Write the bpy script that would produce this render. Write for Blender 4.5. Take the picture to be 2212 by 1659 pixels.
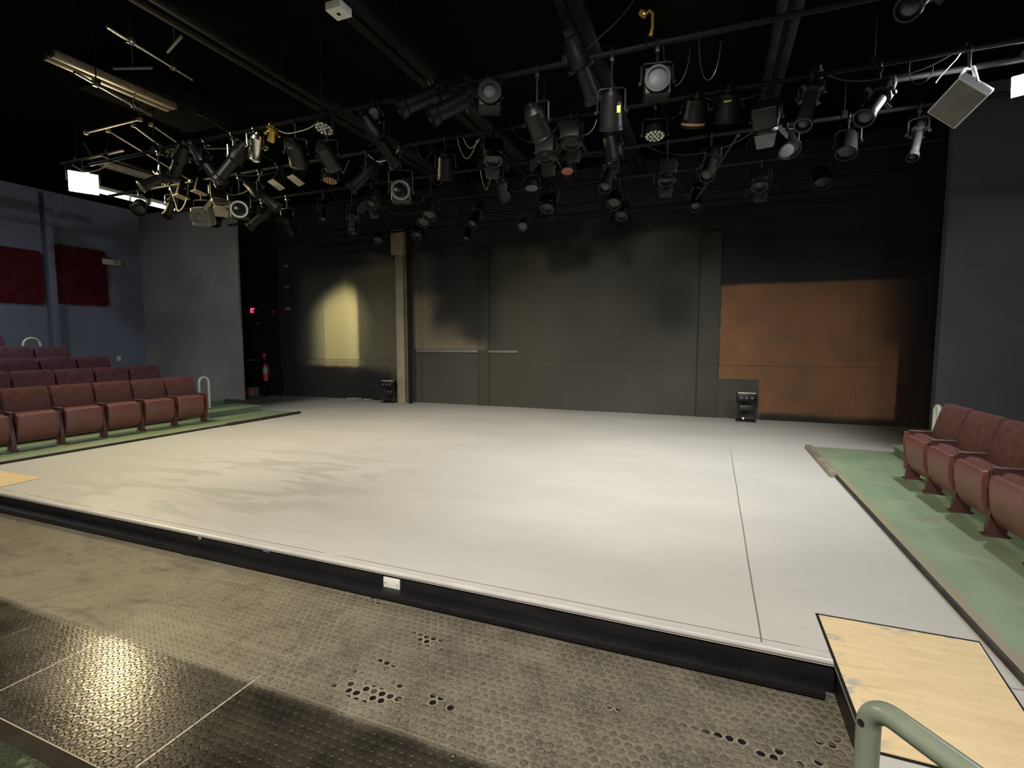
import bpy, bmesh, math, random
from mathutils import Vector, Matrix
random.seed(7)
S = bpy.context.scene
for o in list(bpy.data.objects): bpy.data.objects.remove(o)
C = S.collection
PI = math.pi
# ------------------------------------------------------------------ camera
cam_d = bpy.data.cameras.new('camera'); cam = bpy.data.objects.new('camera', cam_d); C.objects.link(cam)
cam_d.sensor_fit = 'HORIZONTAL'; cam_d.sensor_width = 36.0; cam_d.lens = 36.0*1083/2212
cam_d.clip_start = 0.05; cam_d.clip_end = 100
cam.location = (0, 0, 1.45)
cam.rotation_euler = (math.radians(90-4.75), 0, math.radians(21.8))
S.camera = cam
S.view_settings.view_transform = 'Standard'; S.view_settings.look = 'None'
S.view_settings.gamma = 1; S.view_settings.use_curve_mapping = False
S.view_settings.exposure = 0.0
# ------------------------------------------------------------------ world + room lamps and added fill
w = bpy.data.worlds.new('world'); S.world = w; w.use_nodes = True
w.node_tree.nodes['Background'].inputs[0].default_value = (0.5, 0.55, 0.6, 1)
w.node_tree.nodes['Background'].inputs[1].default_value = 0.006
def area_lamp(name, loc, power, col, sx, sy, rot=(0, 0, 0), spread=180):
    d = bpy.data.lights.new(name, 'AREA'); d.shape = 'RECTANGLE'; d.size = sx; d.size_y = sy
    d.energy = power; d.color = col; d.spread = math.radians(spread)
    o = bpy.data.objects.new(name, d); C.objects.link(o); o.location = loc
    o.rotation_euler = [math.radians(a) for a in rot]
    return o
area_lamp('unseen_lamp', (-4.6, -1.6, 4.45), 75, (1.0, .93, .80), 1.2, .6, (38, 0, -12), 112)
area_lamp('unseen_lamp', (-.4, -1.8, 4.45), 165, (1.0, .95, .88), 1.2, .6, (38, 0, 8), 112)
area_lamp('unseen_lamp', (-5.1, 1.0, 4.45), 42, (1.0, .94, .84), 1.0, .5, (57, 0, 0), 62)
area_lamp('unseen_lamp', (-.8, 1.0, 4.45), 58, (1.0, .95, .87), 1.0, .5, (56, 0, 4), 62)
area_lamp('unseen_lamp', (-11.2, 2.6, 4.7), 75, (.95, .96, 1.0), .8, .4, (22, -8, 0), 150)  # added fill out of view, brightens the left seats and walls
area_lamp('unseen_lamp', (4.6, 3.4, 4.6), 55, (.95, .97, 1.0), .8, .4, (20, 0, 0), 150)  # added out of view, lifts the right return wall and casts seat shadows
# the two lit worklights of the room throw these beams
def beam_light(name, loc, target, power, col, sx, sy):
    o = area_lamp(name, loc, power, col, sx, sy, spread=125)
    o.rotation_euler = (Vector(target)-Vector(loc)).to_track_quat('-Z', 'Y').to_euler(); return o
beam_light('right_worklight_beam', (2.575, 6.17, 3.83), (-3.5, 6.2, 0), 115, (.93, .97, 1.0), .24, .18)
beam_light('left_worklight_beam', (-9.38, 5.06, 3.97), (-3.4, 4.6, 0), 110, (1.0, .80, .45), .36, .30)

# ------------------------------------------------------------------ node helpers
class G:
    def __init__(s, name):
        s.m = bpy.data.materials.new(name); s.m.use_nodes = True
        s.t = s.m.node_tree; s.b = s.t.nodes['Principled BSDF']
        s._p = None
    def n(s, typ, **k):
        nd = s.t.nodes.new(typ)
        for a, v in k.items(): setattr(nd, a, v)
        return nd
    def put(s, sock, v):
        if v is None: return
        if hasattr(v, 'is_output') or isinstance(v, bpy.types.NodeSocket): s.t.links.new(v, sock)
        else:
            if sock.type == 'RGBA' and hasattr(v, '__len__') and len(v) == 3: v = (*v, 1)
            sock.default_value = v
    def math(s, op, a, b=None, c=None):
        nd = s.n('ShaderNodeMath', operation=op)
        s.put(nd.inputs[0], a); s.put(nd.inputs[1], b); s.put(nd.inputs[2], c)
        return nd.outputs[0]
    def pos(s):
        if s._p is None: s._p = s.n('ShaderNodeTexCoord').outputs['Object']
        return s._p
    def xyz(s, v=None):
        nd = s.n('ShaderNodeSeparateXYZ'); s.put(nd.inputs[0], v or s.pos()); return nd.outputs
    def comb(s, x, y, z):
        nd = s.n('ShaderNodeCombineXYZ')
        for i, v in enumerate((x, y, z)): s.put(nd.inputs[i], v)
        return nd.outputs[0]
    def noise(s, scale, detail=3, rough=.55, vec=None, dist=0):
        nd = s.n('ShaderNodeTexNoise'); s.put(nd.inputs['Vector'], vec or s.pos())
        nd.inputs['Scale'].default_value = scale; nd.inputs['Detail'].default_value = detail
        nd.inputs['Roughness'].default_value = rough; nd.inputs['Distortion'].default_value = dist
        return nd.outputs[0]
    def scale(s, sx, sy, sz):
        nd = s.n('ShaderNodeMapping'); s.put(nd.inputs[0], s.pos()); nd.inputs['Scale'].default_value = (sx, sy, sz)
        return nd.outputs[0]
    def ss(s, v, a, b):           # smoothstep a..b -> 0..1 (a may exceed b)
        nd = s.n('ShaderNodeMapRange', interpolation_type='SMOOTHSTEP')
        if a <= b:
            s.put(nd.inputs[0], v); nd.inputs[1].default_value = a; nd.inputs[2].default_value = b
            return nd.outputs[0]
        s.put(nd.inputs[0], v); nd.inputs[1].default_value = b; nd.inputs[2].default_value = a
        nd.inputs[3].default_value = 1; nd.inputs[4].default_value = 0
        return nd.outputs[0]
    def mix(s, f, a, b):
        nd = s.n('ShaderNodeMix', data_type='RGBA')
        s.put(nd.inputs[0], f); s.put(nd.inputs[6], a); s.put(nd.inputs[7], b)
        return nd.outputs[2]
    def mul(s, *v):
        r = v[0]
        for q in v[1:]: r = s.math('MULTIPLY', r, q)
        return r
    def line(s, v, c, hw):        # 1 within hw of c
        d = s.math('ABSOLUTE', s.math('SUBTRACT', v, c))
        return s.ss(d, hw*1.3, hw*.7)
    def box(s, x, z, x0, x1, z0, z1, sl=.05, sr=.05, sb=.05, st=.05):
        return s.mul(s.ss(x, x0-sl, x0+sl), s.ss(x, x1+sr, x1-sr), s.ss(z, z0-sb, z0+sb), s.ss(z, z1+st, z1-st))
    def bump(s, h, strength=.3, dist=.01):
        nd = s.n('ShaderNodeBump'); nd.inputs['Strength'].default_value = strength
        nd.inputs['Distance'].default_value = dist; s.put(nd.inputs['Height'], h)
        s.t.links.new(nd.outputs[0], s.b.inputs['Normal']); s.t.links.new(nd.outputs[0], s.b.inputs['Coat Normal'])
    def out(s, col=None, rough=None, metal=None, spec=None):
        s.put(s.b.inputs['Base Color'], col)
        if rough is not None: s.put(s.b.inputs['Roughness'], rough)
        if metal is not None: s.put(s.b.inputs['Metallic'], metal)
        if spec is not None: s.put(s.b.inputs['Specular IOR Level'], spec)
        return s.m
def simple(name, col, rough=.5, metal=0, spec=.5, var=.12, nscale=9, bump=0):
    g = G(name); nz = g.noise(nscale, 4)
    f = g.ss(nz, .3, .7)
    c = g.mix(f, tuple(v*(1-var) for v in col), tuple(min(1, v*(1+var)) for v in col))
    r = g.math('ADD', g.math('MULTIPLY', nz, .12), rough-.06)
    if bump: g.bump(g.noise(nscale*12, 3), bump, .004)
    return g.out(c, r, metal, spec)
def emit(name, col, st):
    g = G(name); nz = g.noise(3, 1)
    g.put(g.b.inputs['Base Color'], (.9, .9, .9)); g.put(g.b.inputs['Emission Color'], g.mix(nz, col, tuple(min(1, c*1.02) for c in col)))
    g.b.inputs['Emission Strength'].default_value = st
    return g.m
M = {}
M['blackmetal'] = simple('black_metal', (.005, .005, .005), .45, 0, .32, .3, 14)
M['pipeblack'] = simple('matt_black_pipe', (.006, .006, .006), .6, 0, .15, .3, 14)
M['greymetal'] = simple('grey_metal', (.022, .022, .020), .42, .1, .4, .2, 14)
M['chrome'] = simple('worn_chrome', (.62, .60, .54), .22, 1, .5, .1, 20)
M['brass'] = simple('yellow_brass', (.62, .42, .10), .3, .8, .5, .1, 20)
M['tan_metal'] = simple('tan_painted_metal', (.30, .26, .18), .5, 0, .5, .15, 12)
M['white_metal'] = simple('white_painted_metal', (.72, .74, .74), .45, 0, .5, .05, 8)
M['palegrey'] = simple('pale_grey_metal', (.22, .235, .22), .5, 0, .4, .1, 10)
M['lens'] = simple('pale_glass_lens', (.10, .10, .115), .5, 0, .3, .1, 30)
M['darklens'] = simple('dark_glass_lens', (.012, .012, .014), .25, 0, .5, .1, 30)
M['redgel'] = simple('red_gel', (.30, .09, .07), .35, 0, .5, .1, 10)
M['browngel'] = simple('amber_gel', (.38, .22, .10), .35, 0, .5, .1, 10)
M['orangegel'] = simple('orange_gel', (.30, .18, .07), .4, 0, .5, .1, 10)
M['yellow'] = simple('yellow_tape', (.75, .70, .08), .5, 0, .4, .05, 10)
M['bluewhite'] = simple('blue_white_tape', (.35, .40, .70), .5, 0, .4, .2, 60)
M['gelframe'] = simple('gel_frame_metal', (.50, .46, .35), .4, .3, .5, .15, 12)
M['cable'] = simple('black_cable_rubber', (.03, .03, .03), .5, 0, .5, .1, 10)
M['palecable'] = simple('pale_cable', (.45, .42, .33), .5, 0, .4, .1, 10)
M['rail'] = simple('sage_painted_rail', (.155, .180, .130), .32, 0, .6, .10, 6)
M['white_rail'] = simple('pale_painted_rail', (.62, .66, .56), .35, 0, .6, .06, 6)
M['fabric'] = simple('maroon_fabric', (.120, .052, .048), .85, 0, .2, .18, 16, .25)
M['fabric_dark'] = simple('plum_fabric', (.120, .052, .066), .85, 0, .2, .18, 16, .25)
M['shell'] = simple('maroon_plastic', (.180, .068, .056), .38, 0, .5, .10, 5)
M['standard'] = simple('maroon_enamel', (.085, .030, .028), .42, 0, .5, .15, 8)
M['armwood'] = simple('dark_armrest', (.10, .055, .045), .4, 0, .5, .2, 20)
M['bulb'] = emit('warm_flood_glow', (1.0, .80, .42), 30)
M['tube'] = emit('fluorescent_glow', (1.0, .97, .90), 7)
M['led'] = emit('cool_lamp_glow', (.86, .92, 1.0), 60)
M['signred'] = emit('red_sign_glow', (1.0, .06, .22), .8)
M['dullface'] = simple('dull_grey_diffuser', (.14, .14, .125), .6, 0, .3, .15, 8)
M['dots'] = simple('clear_led_lenslets', (.62, .64, .58), .3, 0, .6, .1, 40)
M['blueish'] = simple('blue_tape', (.10, .16, .45), .5, 0, .4, .05, 10)
M['white'] = simple('white_plastic', (.68, .69, .62), .5, 0, .4, .05, 10)
M['paper'] = simple('crumpled_paper', (.30, .29, .24), .7, 0, .3, .2, 30)
M['red_paint'] = simple('red_enamel', (.35, .02, .03), .35, 0, .5, .1, 8)
M['box_brown'] = simple('brown_box', (.16, .10, .08), .6, 0, .3, .2, 8)
M['black_fascia'] = None

# stage top: pale grey paint with sheet seams, roller patches, wear and light falloff in the colour
def stage_mat():
    g = G('pale_grey_stage_paint'); x, y, z = g.xyz()
    n1 = g.noise(.55, 5, .6, g.scale(1, 1.8, 1)); n2 = g.noise(5, 3); n3 = g.noise(60, 2)
    c = g.mix(g.ss(n1, .35, .65), (.485, .470, .430), (.535, .515, .468))
    # uneven roller patches towards the near left corner
    pm = g.mul(g.box(x, y, -6.2, -3.3, 2.6, 5.2, 1, .8, .3, .8), g.ss(g.noise(1.6, 5, .6, g.scale(.6, 2.2, 1), 1.0), .46, .56))
    c = g.mix(g.math('MULTIPLY', pm, .8), c, (.385, .392, .340))
    c = g.mix(g.math('MULTIPLY', g.ss(x, -4.8, -7.4), .35), c, (.36, .40, .385))  # cool green fluorescent cast at the left, mixed into the paint colour
    c = g.mix(g.math('MULTIPLY', g.ss(n2, .5, .8), .12), c, (.36, .36, .33))
    # sheet seams
    wob = g.math('MULTIPLY', g.math('SUBTRACT', g.noise(.8, 2), .5), .02)
    xs = g.math('ADD', x, wob); ys = g.math('ADD', y, wob)
    s1 = g.mul(g.line(xs, .262, .0042), g.ss(y, 2.60, 2.61), g.ss(y, 8.6, 6.0))
    s2 = g.mul(g.line(ys, 2.635, .0035), g.ss(x, -7.7, -7.6), g.ss(g.noise(1.5, 2), .36, .42))
    s3 = g.math('MULTIPLY', g.mul(g.line(ys, 5.05, .006), g.ss(x, -2.9, -2.2)), .25)
    s4 = g.math('MULTIPLY', g.mul(g.line(ys, 7.5, .008), g.ss(x, -3, -2)), .15)
    sm = g.math('MAXIMUM', g.math('MAXIMUM', s1, s2), g.math('MAXIMUM', s3, s4))
    c = g.mix(g.math('MULTIPLY', sm, .72), c, (.03, .03, .028))
    # darker floor tone at the far left corner and far right corner
    e = g.math('ADD', g.math('ADD', x, g.math('MULTIPLY', g.math('SUBTRACT', y, 8.0), -.0)), g.math('MULTIPLY', n2, .25))
    c = g.mix(g.mul(g.ss(e, -8.6, -9.9), g.ss(y, 7.0, 7.8)), c, (.05, .058, .045))
    c = g.mix(g.mul(g.ss(x, 1.6, 2.9), g.ss(y, 8.0, 8.8)), c, (.09, .085, .05))
    # light falling off towards the back wall, darkened into the paint through noise
    c = g.mix(g.math('MULTIPLY', g.mul(g.ss(y, 9.3, 10.4), g.ss(n1, .3, .7)), .6), c, (.25, .24, .22))
    sp = g.mul(g.ss(g.noise(38, 1), .78, .80), .6)
    c = g.mix(sp, c, (.1, .1, .1))
    g.bump(g.math('ADD', g.math('MULTIPLY', n3, .3), g.math('MULTIPLY', sm, -1)), .12, .004)
    return g.out(c, g.math('ADD', .48, g.math('MULTIPLY', n2, .2)), 0, .35)
M['stage'] = stage_mat()

# studded rubber tiles with dust
def rubber_mat():
    g = G('studded_rubber'); x, y, z = g.xyz()
    P = .045
    u = g.math('DIVIDE', x, P); v = g.math('DIVIDE', y, P*.866)
    row = g.math('FLOOR', v); off = g.math('MULTIPLY', g.math('MODULO', g.math('ABSOLUTE', row), 2), .5)
    u2 = g.math('ADD', u, off)
    jit = g.math('MULTIPLY', g.math('SUBTRACT', g.noise(28, 2), .5), .22)
    fu = g.math('ADD', g.math('SUBTRACT', g.math('FRACT', u2), .5), jit); fv = g.math('MULTIPLY', g.math('SUBTRACT', g.math('FRACT', v), .5), .866)
    d = g.math('SQRT', g.math('ADD', g.mul(fu, fu), g.mul(fv, fv)))
    stud = g.ss(d, .40, .28)
    cid = g.comb(g.math('FLOOR', u2), row, 0)
    wn = g.n('ShaderNodeTexWhiteNoise', noise_dimensions='3D'); g.put(wn.inputs[0], cid); rnd = wn.outputs[0]
    big = g.noise(.9, 5, .6); mid = g.noise(4.5, 5, .65); fine = g.noise(40, 3); streak = g.noise(6, 4, .6, g.scale(1, .25, 1))
    xw = g.math('ADD', x, g.math('MULTIPLY', g.math('SUBTRACT', big, .5), .1))
    yw = g.math('ADD', y, g.math('MULTIPLY', g.math('SUBTRACT', mid, .5), .04))
    # clean dark tiles nearest the seats, walked-on dusty tiles by the stage
    dusty = g.ss(yw, 1.60, 1.68)
    notch = g.box(x, y, -3.05, -2.0, 1.2, 1.80, .01, .01, .05, .02)
    dusty = g.math('MAXIMUM', dusty, g.math('MULTIPLY', notch, .14))  # one tile lightened slightly, standing in for lamp sheen
    clean = g.mix(g.ss(mid, .3, .7), (.014, .012, .009), (.036, .031, .022))
    dust_a = g.mix(g.ss(mid, .3, .7), (.165, .142, .092), (.215, .188, .124))
    dust_b = g.mix(g.ss(mid, .3, .7), (.085, .075, .056), (.155, .137, .100))
    dust = g.mix(g.ss(xw, -2.9, -1.2), dust_a, dust_b)
    pat = g.math('MULTIPLY', stud, g.math('ADD', .06, g.math('MULTIPLY', g.ss(g.noise(2.2, 4), .42, .62), .42)))
    pat = g.mul(pat, g.ss(xw, -3.6, -1.6))
    dust = g.mix(pat, dust, (.055, .048, .035))
    grit = g.ss(g.noise(70, 4, .7), .40, .68)
    dust = g.mix(g.math('MULTIPLY', grit, .38), dust, (.30, .265, .195))
    dust = g.mix(g.mul(g.ss(rnd, .55, .95), stud, g.ss(xw, -3.4, -1.4), .32), dust, (.045, .038, .028))
    blot = g.ss(g.noise(7, 5, .7, None, .8), .52, .66)
    dust = g.mix(g.math('MULTIPLY', blot, .35), dust, (.06, .052, .038))
    # torn studs: chains of dark holes
    chain = g.math('MULTIPLY', g.ss(g.noise(2.6, 3, .5, g.scale(.45, 1.7, 1), .6), .605, .625), g.ss(rnd, .35, .36))
    hole = g.mul(chain, g.ss(d, .38, .30), g.ss(x, -2.3, -1.7), dusty)
    dust = g.mix(hole, dust, (.006, .005, .004))
    ring = g.mul(chain, g.line(d, .43, .05), g.ss(x, -2.3, -1.7), dusty)
    dust = g.mix(g.math('MULTIPLY', ring, .7), dust, (.30, .27, .21))
    dust = g.mix(g.mul(g.ss(xw, -4.2, -6.0), .45), dust, (.10, .09, .065))
    wr = g.ss(g.noise(3.2, 6, .65, g.scale(.5, 2.4, 1), 1.2), .50, .66)
    dust = g.mix(g.mul(wr, g.ss(xw, -2.0, -3.2), .55), dust, (.105, .092, .062))
    c = g.mix(dusty, clean, dust)
    c = g.mix(g.math('MULTIPLY', g.ss(streak, .60, .75), .35), c, (.24, .21, .15))
    # tile joints
    jx = g.math('MAXIMUM', g.line(x, -3.04, .004), g.line(x, -2.0, .0045))
    jx = g.math('MULTIPLY', jx, g.math('ADD', .12, g.math('MULTIPLY', g.ss(y, 1.72, 1.64), .88)))
    jy = g.math('MAXIMUM', g.math('MULTIPLY', g.line(y, 1.66, .006), .5), g.mul(g.line(y, 1.86, .005), g.ss(x, -3.1, -3.05), g.ss(x, -1.8, -2.1)))
    c = g.mix(g.math('MULTIPLY', jx, .8), c, (.42, .38, .28))
    c = g.mix(g.math('MULTIPLY', jy, .4), c, (.35, .31, .22))
    chip = g.ss(g.noise(55, 1), .80, .82)
    c = g.mix(g.math('MULTIPLY', chip, .7), c, (.45, .42, .34))
    h = g.math('SUBTRACT', g.math('ADD', stud, g.math('MULTIPLY', fine, .35)), g.math('MULTIPLY', hole, 1.6))
    # dust fills the studs far from the clean tiles
    h = g.mul(h, g.math('SUBTRACT', 1, g.math('MULTIPLY', g.mul(dusty, g.ss(xw, -2.4, -3.6)), .8)))
    g.bump(h, .8, .0045)
    r = g.math('ADD', g.mix(dusty, (.27, .27, .27), (.70, .70, .70)), g.math('MULTIPLY', g.math('SUBTRACT', mid, .5), .2))
    r = g.math('SUBTRACT', r, g.math('MULTIPLY', g.mul(g.ss(x, -1.9, -2.4), g.ss(x, -3.4, -3.0), dusty, g.ss(y, 2.1, 1.8)), .25))
    g.put(g.b.inputs['Coat Weight'], g.math('MULTIPLY', g.math('SUBTRACT', 1, dusty), .16)); g.b.inputs['Coat Roughness'].default_value = .16
    return g.out(c, r, 0, .10)
M['rubber'] = rubber_mat()

def green_mat(name, a, b, stud=False):
    g = G(name); x, y, z = g.xyz()
    n = g.noise(1.3, 5, .6); f = g.noise(22, 4, .6)
    c = g.mix(g.ss(n, .35, .65), a, b)
    wear = g.ss(g.math('ADD', g.noise(3, 5, .7), g.math('MULTIPLY', f, .1)), .60, .72)
    c = g.mix(g.math('MULTIPLY', wear, .45), c, (.26, .25, .14))
    # rubbed brown edge along the deck lip
    if not stud:
        e = g.math('ADD', x, g.math('MULTIPLY', g.noise(5, 4), .06))
        lip = g.mul(g.ss(e, 1.40, 1.34), g.ss(x, 1.0, 1.2))
        c = g.mix(lip, c, (.30, .26, .17))
        g.bump(f, .15, .004)
    else:
        P = .05
        u = g.math('SUBTRACT', g.math('FRACT', g.math('DIVIDE', x, P)), .5); v = g.math('SUBTRACT', g.math('FRACT', g.math('DIVIDE', y, P)), .5)
        d = g.math('SQRT', g.math('ADD', g.mul(u, u), g.mul(v, v)))
        g.bump(g.ss(d, .4, .28), .6, .004)
    return g.out(c, .6 if stud else .55, 0, .08 if stud else .4)
M['green'] = green_mat('sage_green_deck_paint', (.200, .270, .165), (.255, .330, .200))
M['green_riser'] = green_mat('sage_green_riser_paint', (.105, .150, .110), (.135, .185, .130))
M['green_stud'] = green_mat('green_studded_rubber', (.010, .018, .010), (.018, .028, .016), True)

def fascia():
    g = G('black_fascia_paint'); x, y, z = g.xyz()
    n = g.noise(3, 5, .6, g.scale(1, 1, 6)); c = g.mix(g.ss(n, .3, .7), (.005, .005, .006), (.011, .011, .012))
    sc = g.mul(g.ss(g.noise(1.2, 3), .56, .66), g.ss(z, -.04, -.02))
    c = g.mix(g.math('MULTIPLY', sc, .6), c, (.10, .11, .13))
    return g.out(c, .5, 0, .35)
M['black_fascia'] = fascia()
M['nosing'] = simple('pale_nosing_paint', (.58, .56, .52), .4, 0, .5, .08, 4)
M['bronze'] = simple('brown_rubber_strip', (.020, .016, .010), .8, 0, .1, .3, 6)
M['trimwood'] = simple('worn_wood_trim', (.25, .22, .17), .55, 0, .4, .25, 7)
M['darkedge'] = simple('dark_deck_edge', (.035, .032, .026), .6, 0, .3, .4, 9)

def ply():
    g = G('plywood'); x, y, z = g.xyz()
    gr = g.noise(3.0, 6, .65, g.scale(.7, 4.5, 1), .8); n = g.noise(1.5, 3)
    c = g.mix(g.ss(gr, .35, .68), (.78, .60, .335), (.68, .51, .265))
    c = g.mix(g.math('MULTIPLY', g.ss(n, .4, .7), .35), c, (.84, .68, .42))
    ln = g.ss(g.noise(2, 3, .6, g.scale(.5, 9, 1), .4), .66, .69)
    c = g.mix(g.math('MULTIPLY', ln, .35), c, (.34, .24, .11))
    kn = g.ss(g.noise(9, 2, .5, g.scale(1.4, .8, 1)), .76, .78)
    c = g.mix(g.math('MULTIPLY', kn, .8), c, (.26, .19, .08))
    ed = g.math('MAXIMUM', g.ss(y, 2.88, 2.97), g.ss(x, .66, .59))
    fl = g.mul(ed, g.ss(x, .5, .55), g.ss(g.noise(6, 4, .6, g.scale(1, 2.5, 1)), .56, .60))
    c = g.mix(g.math('MULTIPLY', fl, .85), c, (.40, .39, .34))
    bl = g.ss(g.noise(11, 5, .7, g.scale(.8, 2, 1), 1.5), .55, .60)
    c = g.mix(g.math('MULTIPLY', bl, .22), c, (.50, .38, .21))
    g.bump(gr, .1, .003)
    return g.out(c, .55, 0, .35)
M['ply'] = ply()

# back wall: black and green-grey paint with the leftovers of painted scenery
def backwall():
    g = G('painted_back_wall'); p = g.xyz(); x, z = p[0], p[2]
    nd = g.math('MULTIPLY', g.math('SUBTRACT', g.noise(1.1, 4, .55), .5), .55)
    ne = g.math('MULTIPLY', g.math('SUBTRACT', g.noise(5, 3, .55), .5), .06)
    X = g.math('ADD', x, nd); Z = g.math('ADD', z, nd)
    Xe = g.math('ADD', x, ne); Ze = g.math('ADD', z, ne)
    nb = g.noise(.5, 4)
    blk = (.0085, .0085, .0085); grey = (.041, .040, .032)
    c = g.mix(g.ss(nb, .35, .65), (.048, .047, .039), (.060, .057, .046))
    def lay(c, m, col, k=1.0): return g.mix(g.math('MULTIPLY', m, k) if k != 1 else m, c, col)
    # olive and brown areas
    c = lay(c, g.box(X, Z, -8.7, -6.9, .75, 4.6, .5, .1, .2, .3), (.130, .120, .080))
    c = lay(c, g.box(X, Z, -4.9, -3.4, -.2, 3.6, .5, .6, .2, .4), (.050, .049, .036), .7)
    # brown triangle beside the pole
    tri = g.mul(g.ss(g.math('ADD', X, g.math('MULTIPLY', z, .85)), -3.5, -3.95), g.ss(z, 1.26, 1.30), g.ss(z, 2.75, 2.35), g.ss(x, -6.72, -6.70))
    c = lay(c, tri, (.16, .135, .095))
    # black sprayed clouds
    c = lay(c, g.box(X, Z, -6.15, -4.75, 1.75, 4.2, .28, .25, .45, .3), (.017, .018, .019), .95)
    c = lay(c, g.box(X, Z, -5.4, -4.5, 1.45, 3.6, .3, .3, .3, .3), (.020, .021, .021), .85)
    c = lay(c, g.box(X, Z, -3.3, -2.45, 2.95, 4.4, .15, .15, .18, .2), (.014, .014, .014), .9)
    c = lay(c, g.box(X, Z, -1.05, -.35, 1.7, 2.6, .25, .2, .3, .3), (.024, .024, .023), .8)
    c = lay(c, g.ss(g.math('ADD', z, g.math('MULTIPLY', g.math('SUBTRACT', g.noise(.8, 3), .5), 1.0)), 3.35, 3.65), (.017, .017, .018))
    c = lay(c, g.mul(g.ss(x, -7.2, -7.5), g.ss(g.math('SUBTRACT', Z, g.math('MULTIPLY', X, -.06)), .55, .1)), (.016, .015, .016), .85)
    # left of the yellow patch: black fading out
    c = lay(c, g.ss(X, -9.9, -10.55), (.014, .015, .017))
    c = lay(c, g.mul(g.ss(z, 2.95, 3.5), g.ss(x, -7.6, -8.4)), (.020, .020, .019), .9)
    # yellow scenic remnant: soft on the left, crisp on the right
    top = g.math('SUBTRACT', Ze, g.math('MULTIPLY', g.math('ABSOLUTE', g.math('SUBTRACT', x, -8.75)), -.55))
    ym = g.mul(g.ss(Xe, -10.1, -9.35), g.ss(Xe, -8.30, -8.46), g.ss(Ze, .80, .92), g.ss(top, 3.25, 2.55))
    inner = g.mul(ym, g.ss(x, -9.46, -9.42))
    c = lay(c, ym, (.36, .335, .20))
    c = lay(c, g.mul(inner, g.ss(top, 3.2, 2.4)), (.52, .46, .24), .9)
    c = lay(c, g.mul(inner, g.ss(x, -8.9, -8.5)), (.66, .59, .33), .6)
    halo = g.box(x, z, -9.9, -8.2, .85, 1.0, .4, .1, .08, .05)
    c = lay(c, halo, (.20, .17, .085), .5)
    # right end is flat black above the orange block
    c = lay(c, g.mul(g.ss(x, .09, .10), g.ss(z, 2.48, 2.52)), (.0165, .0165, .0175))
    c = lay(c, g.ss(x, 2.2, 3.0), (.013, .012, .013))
    om1 = g.box(Xe, Ze, .115, 2.75, .755, 2.52, .006, .55, .006, .04)
    om2 = g.mul(g.ss(x, .815, .825), g.ss(Xe, 2.98, 2.90), g.ss(g.math('SUBTRACT', Ze, g.math('MULTIPLY', x, -.22)), 2.25, 1.65), g.ss(Ze, .06, .22))
    om1 = g.mul(om1, g.math('MAXIMUM', g.ss(x, .815, .825), g.ss(z, .75, .76)))
    oc = g.mix(g.ss(g.noise(1.4, 4), .3, .7), (.200, .096, .048), (.140, .076, .040))
    c = lay(c, g.mul(om2, g.ss(z, .9, .6)), oc, .9)
    c = lay(c, om1, oc)
    c = lay(c, om2, oc, .85)
    c = lay(c, g.mul(g.ss(x, 2.93, 2.96), g.ss(x, 3.6, 3.2), g.ss(z, 1.45, 1.0)), (.028, .013, .009), .8)
    foot_dark = g.mul(g.ss(g.math('ADD', z, g.math('MULTIPLY', g.noise(3, 4), .25)), .32, .16), g.ss(x, .8, .9))  # darker band along the foot of the orange block
    c = lay(c, foot_dark, (.018, .013, .008), .9)
    # panel joints
    j = g.math('MAXIMUM', g.mul(g.line(z, .93+.08, .006), g.math('MAXIMUM', g.ss(x, -6.9, -6.95), g.ss(x, .1, .11))), g.line(x, -.285, .014))
    j = g.math('MAXIMUM', j, g.mul(g.line(z, 1.045, .005), g.ss(x, -3.6, -3.4), g.ss(x, .1, .09)))
    j = g.math('MAXIMUM', j, g.math('MULTIPLY', g.math('MAXIMUM', g.line(x, -4.96, .01), g.line(x, 2.35, .005)), .5))
    j = g.math('MAXIMUM', j, g.mul(g.line(x, -9.44, .008), .5))
    c = lay(c, g.math('MULTIPLY', j, .55), (.012, .011, .010))
    g.bump(g.math('SUBTRACT', g.math('MULTIPLY', g.noise(30, 3), .2), j), .15, .004)
    return g.out(c, .75, 0, .2)
M['backwall'] = backwall()
M['bluewall'] = simple('slate_blue_wall', (.19, .21, .275), .8, 0, .2, .12, .6)
M['charcoal'] = simple('charcoal_wall', (.30, .29, .285), .8, 0, .2, .18, .7)
M['charcoal2'] = simple('charcoal_wall_right', (.085, .088, .095), .8, 0, .2, .15, .7)
M['ceil'] = simple('black_ceiling', (.004, .004, .004), .95, 0, 0, .2, 1)
M['beam'] = simple('black_beam', (.0075, .007, .006), .7, 0, .12, .3, 3)
M['ceiling_patch'] = simple('lit_ceiling_grey', (.010, .011, .011), .95, 0, .0, .15, 3)
M['column'] = simple('tan_column', (.30, .26, .17), .7, 0, .3, .15, 3)
M['redpanel'] = simple('dark_red_fabric_panel', (.085, .012, .016), .95, 0, .1, .15, 5)
M['black'] = simple('flat_black', (.006, .006, .006), .7, 0, .2, .2, 4)
M['label'] = simple('faded_label', (.14, .14, .13), .6, 0, .3, .2, 30)
M['yellabel'] = simple('yellowish_label', (.24, .22, .11), .6, 0, .3, .2, 30)

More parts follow.
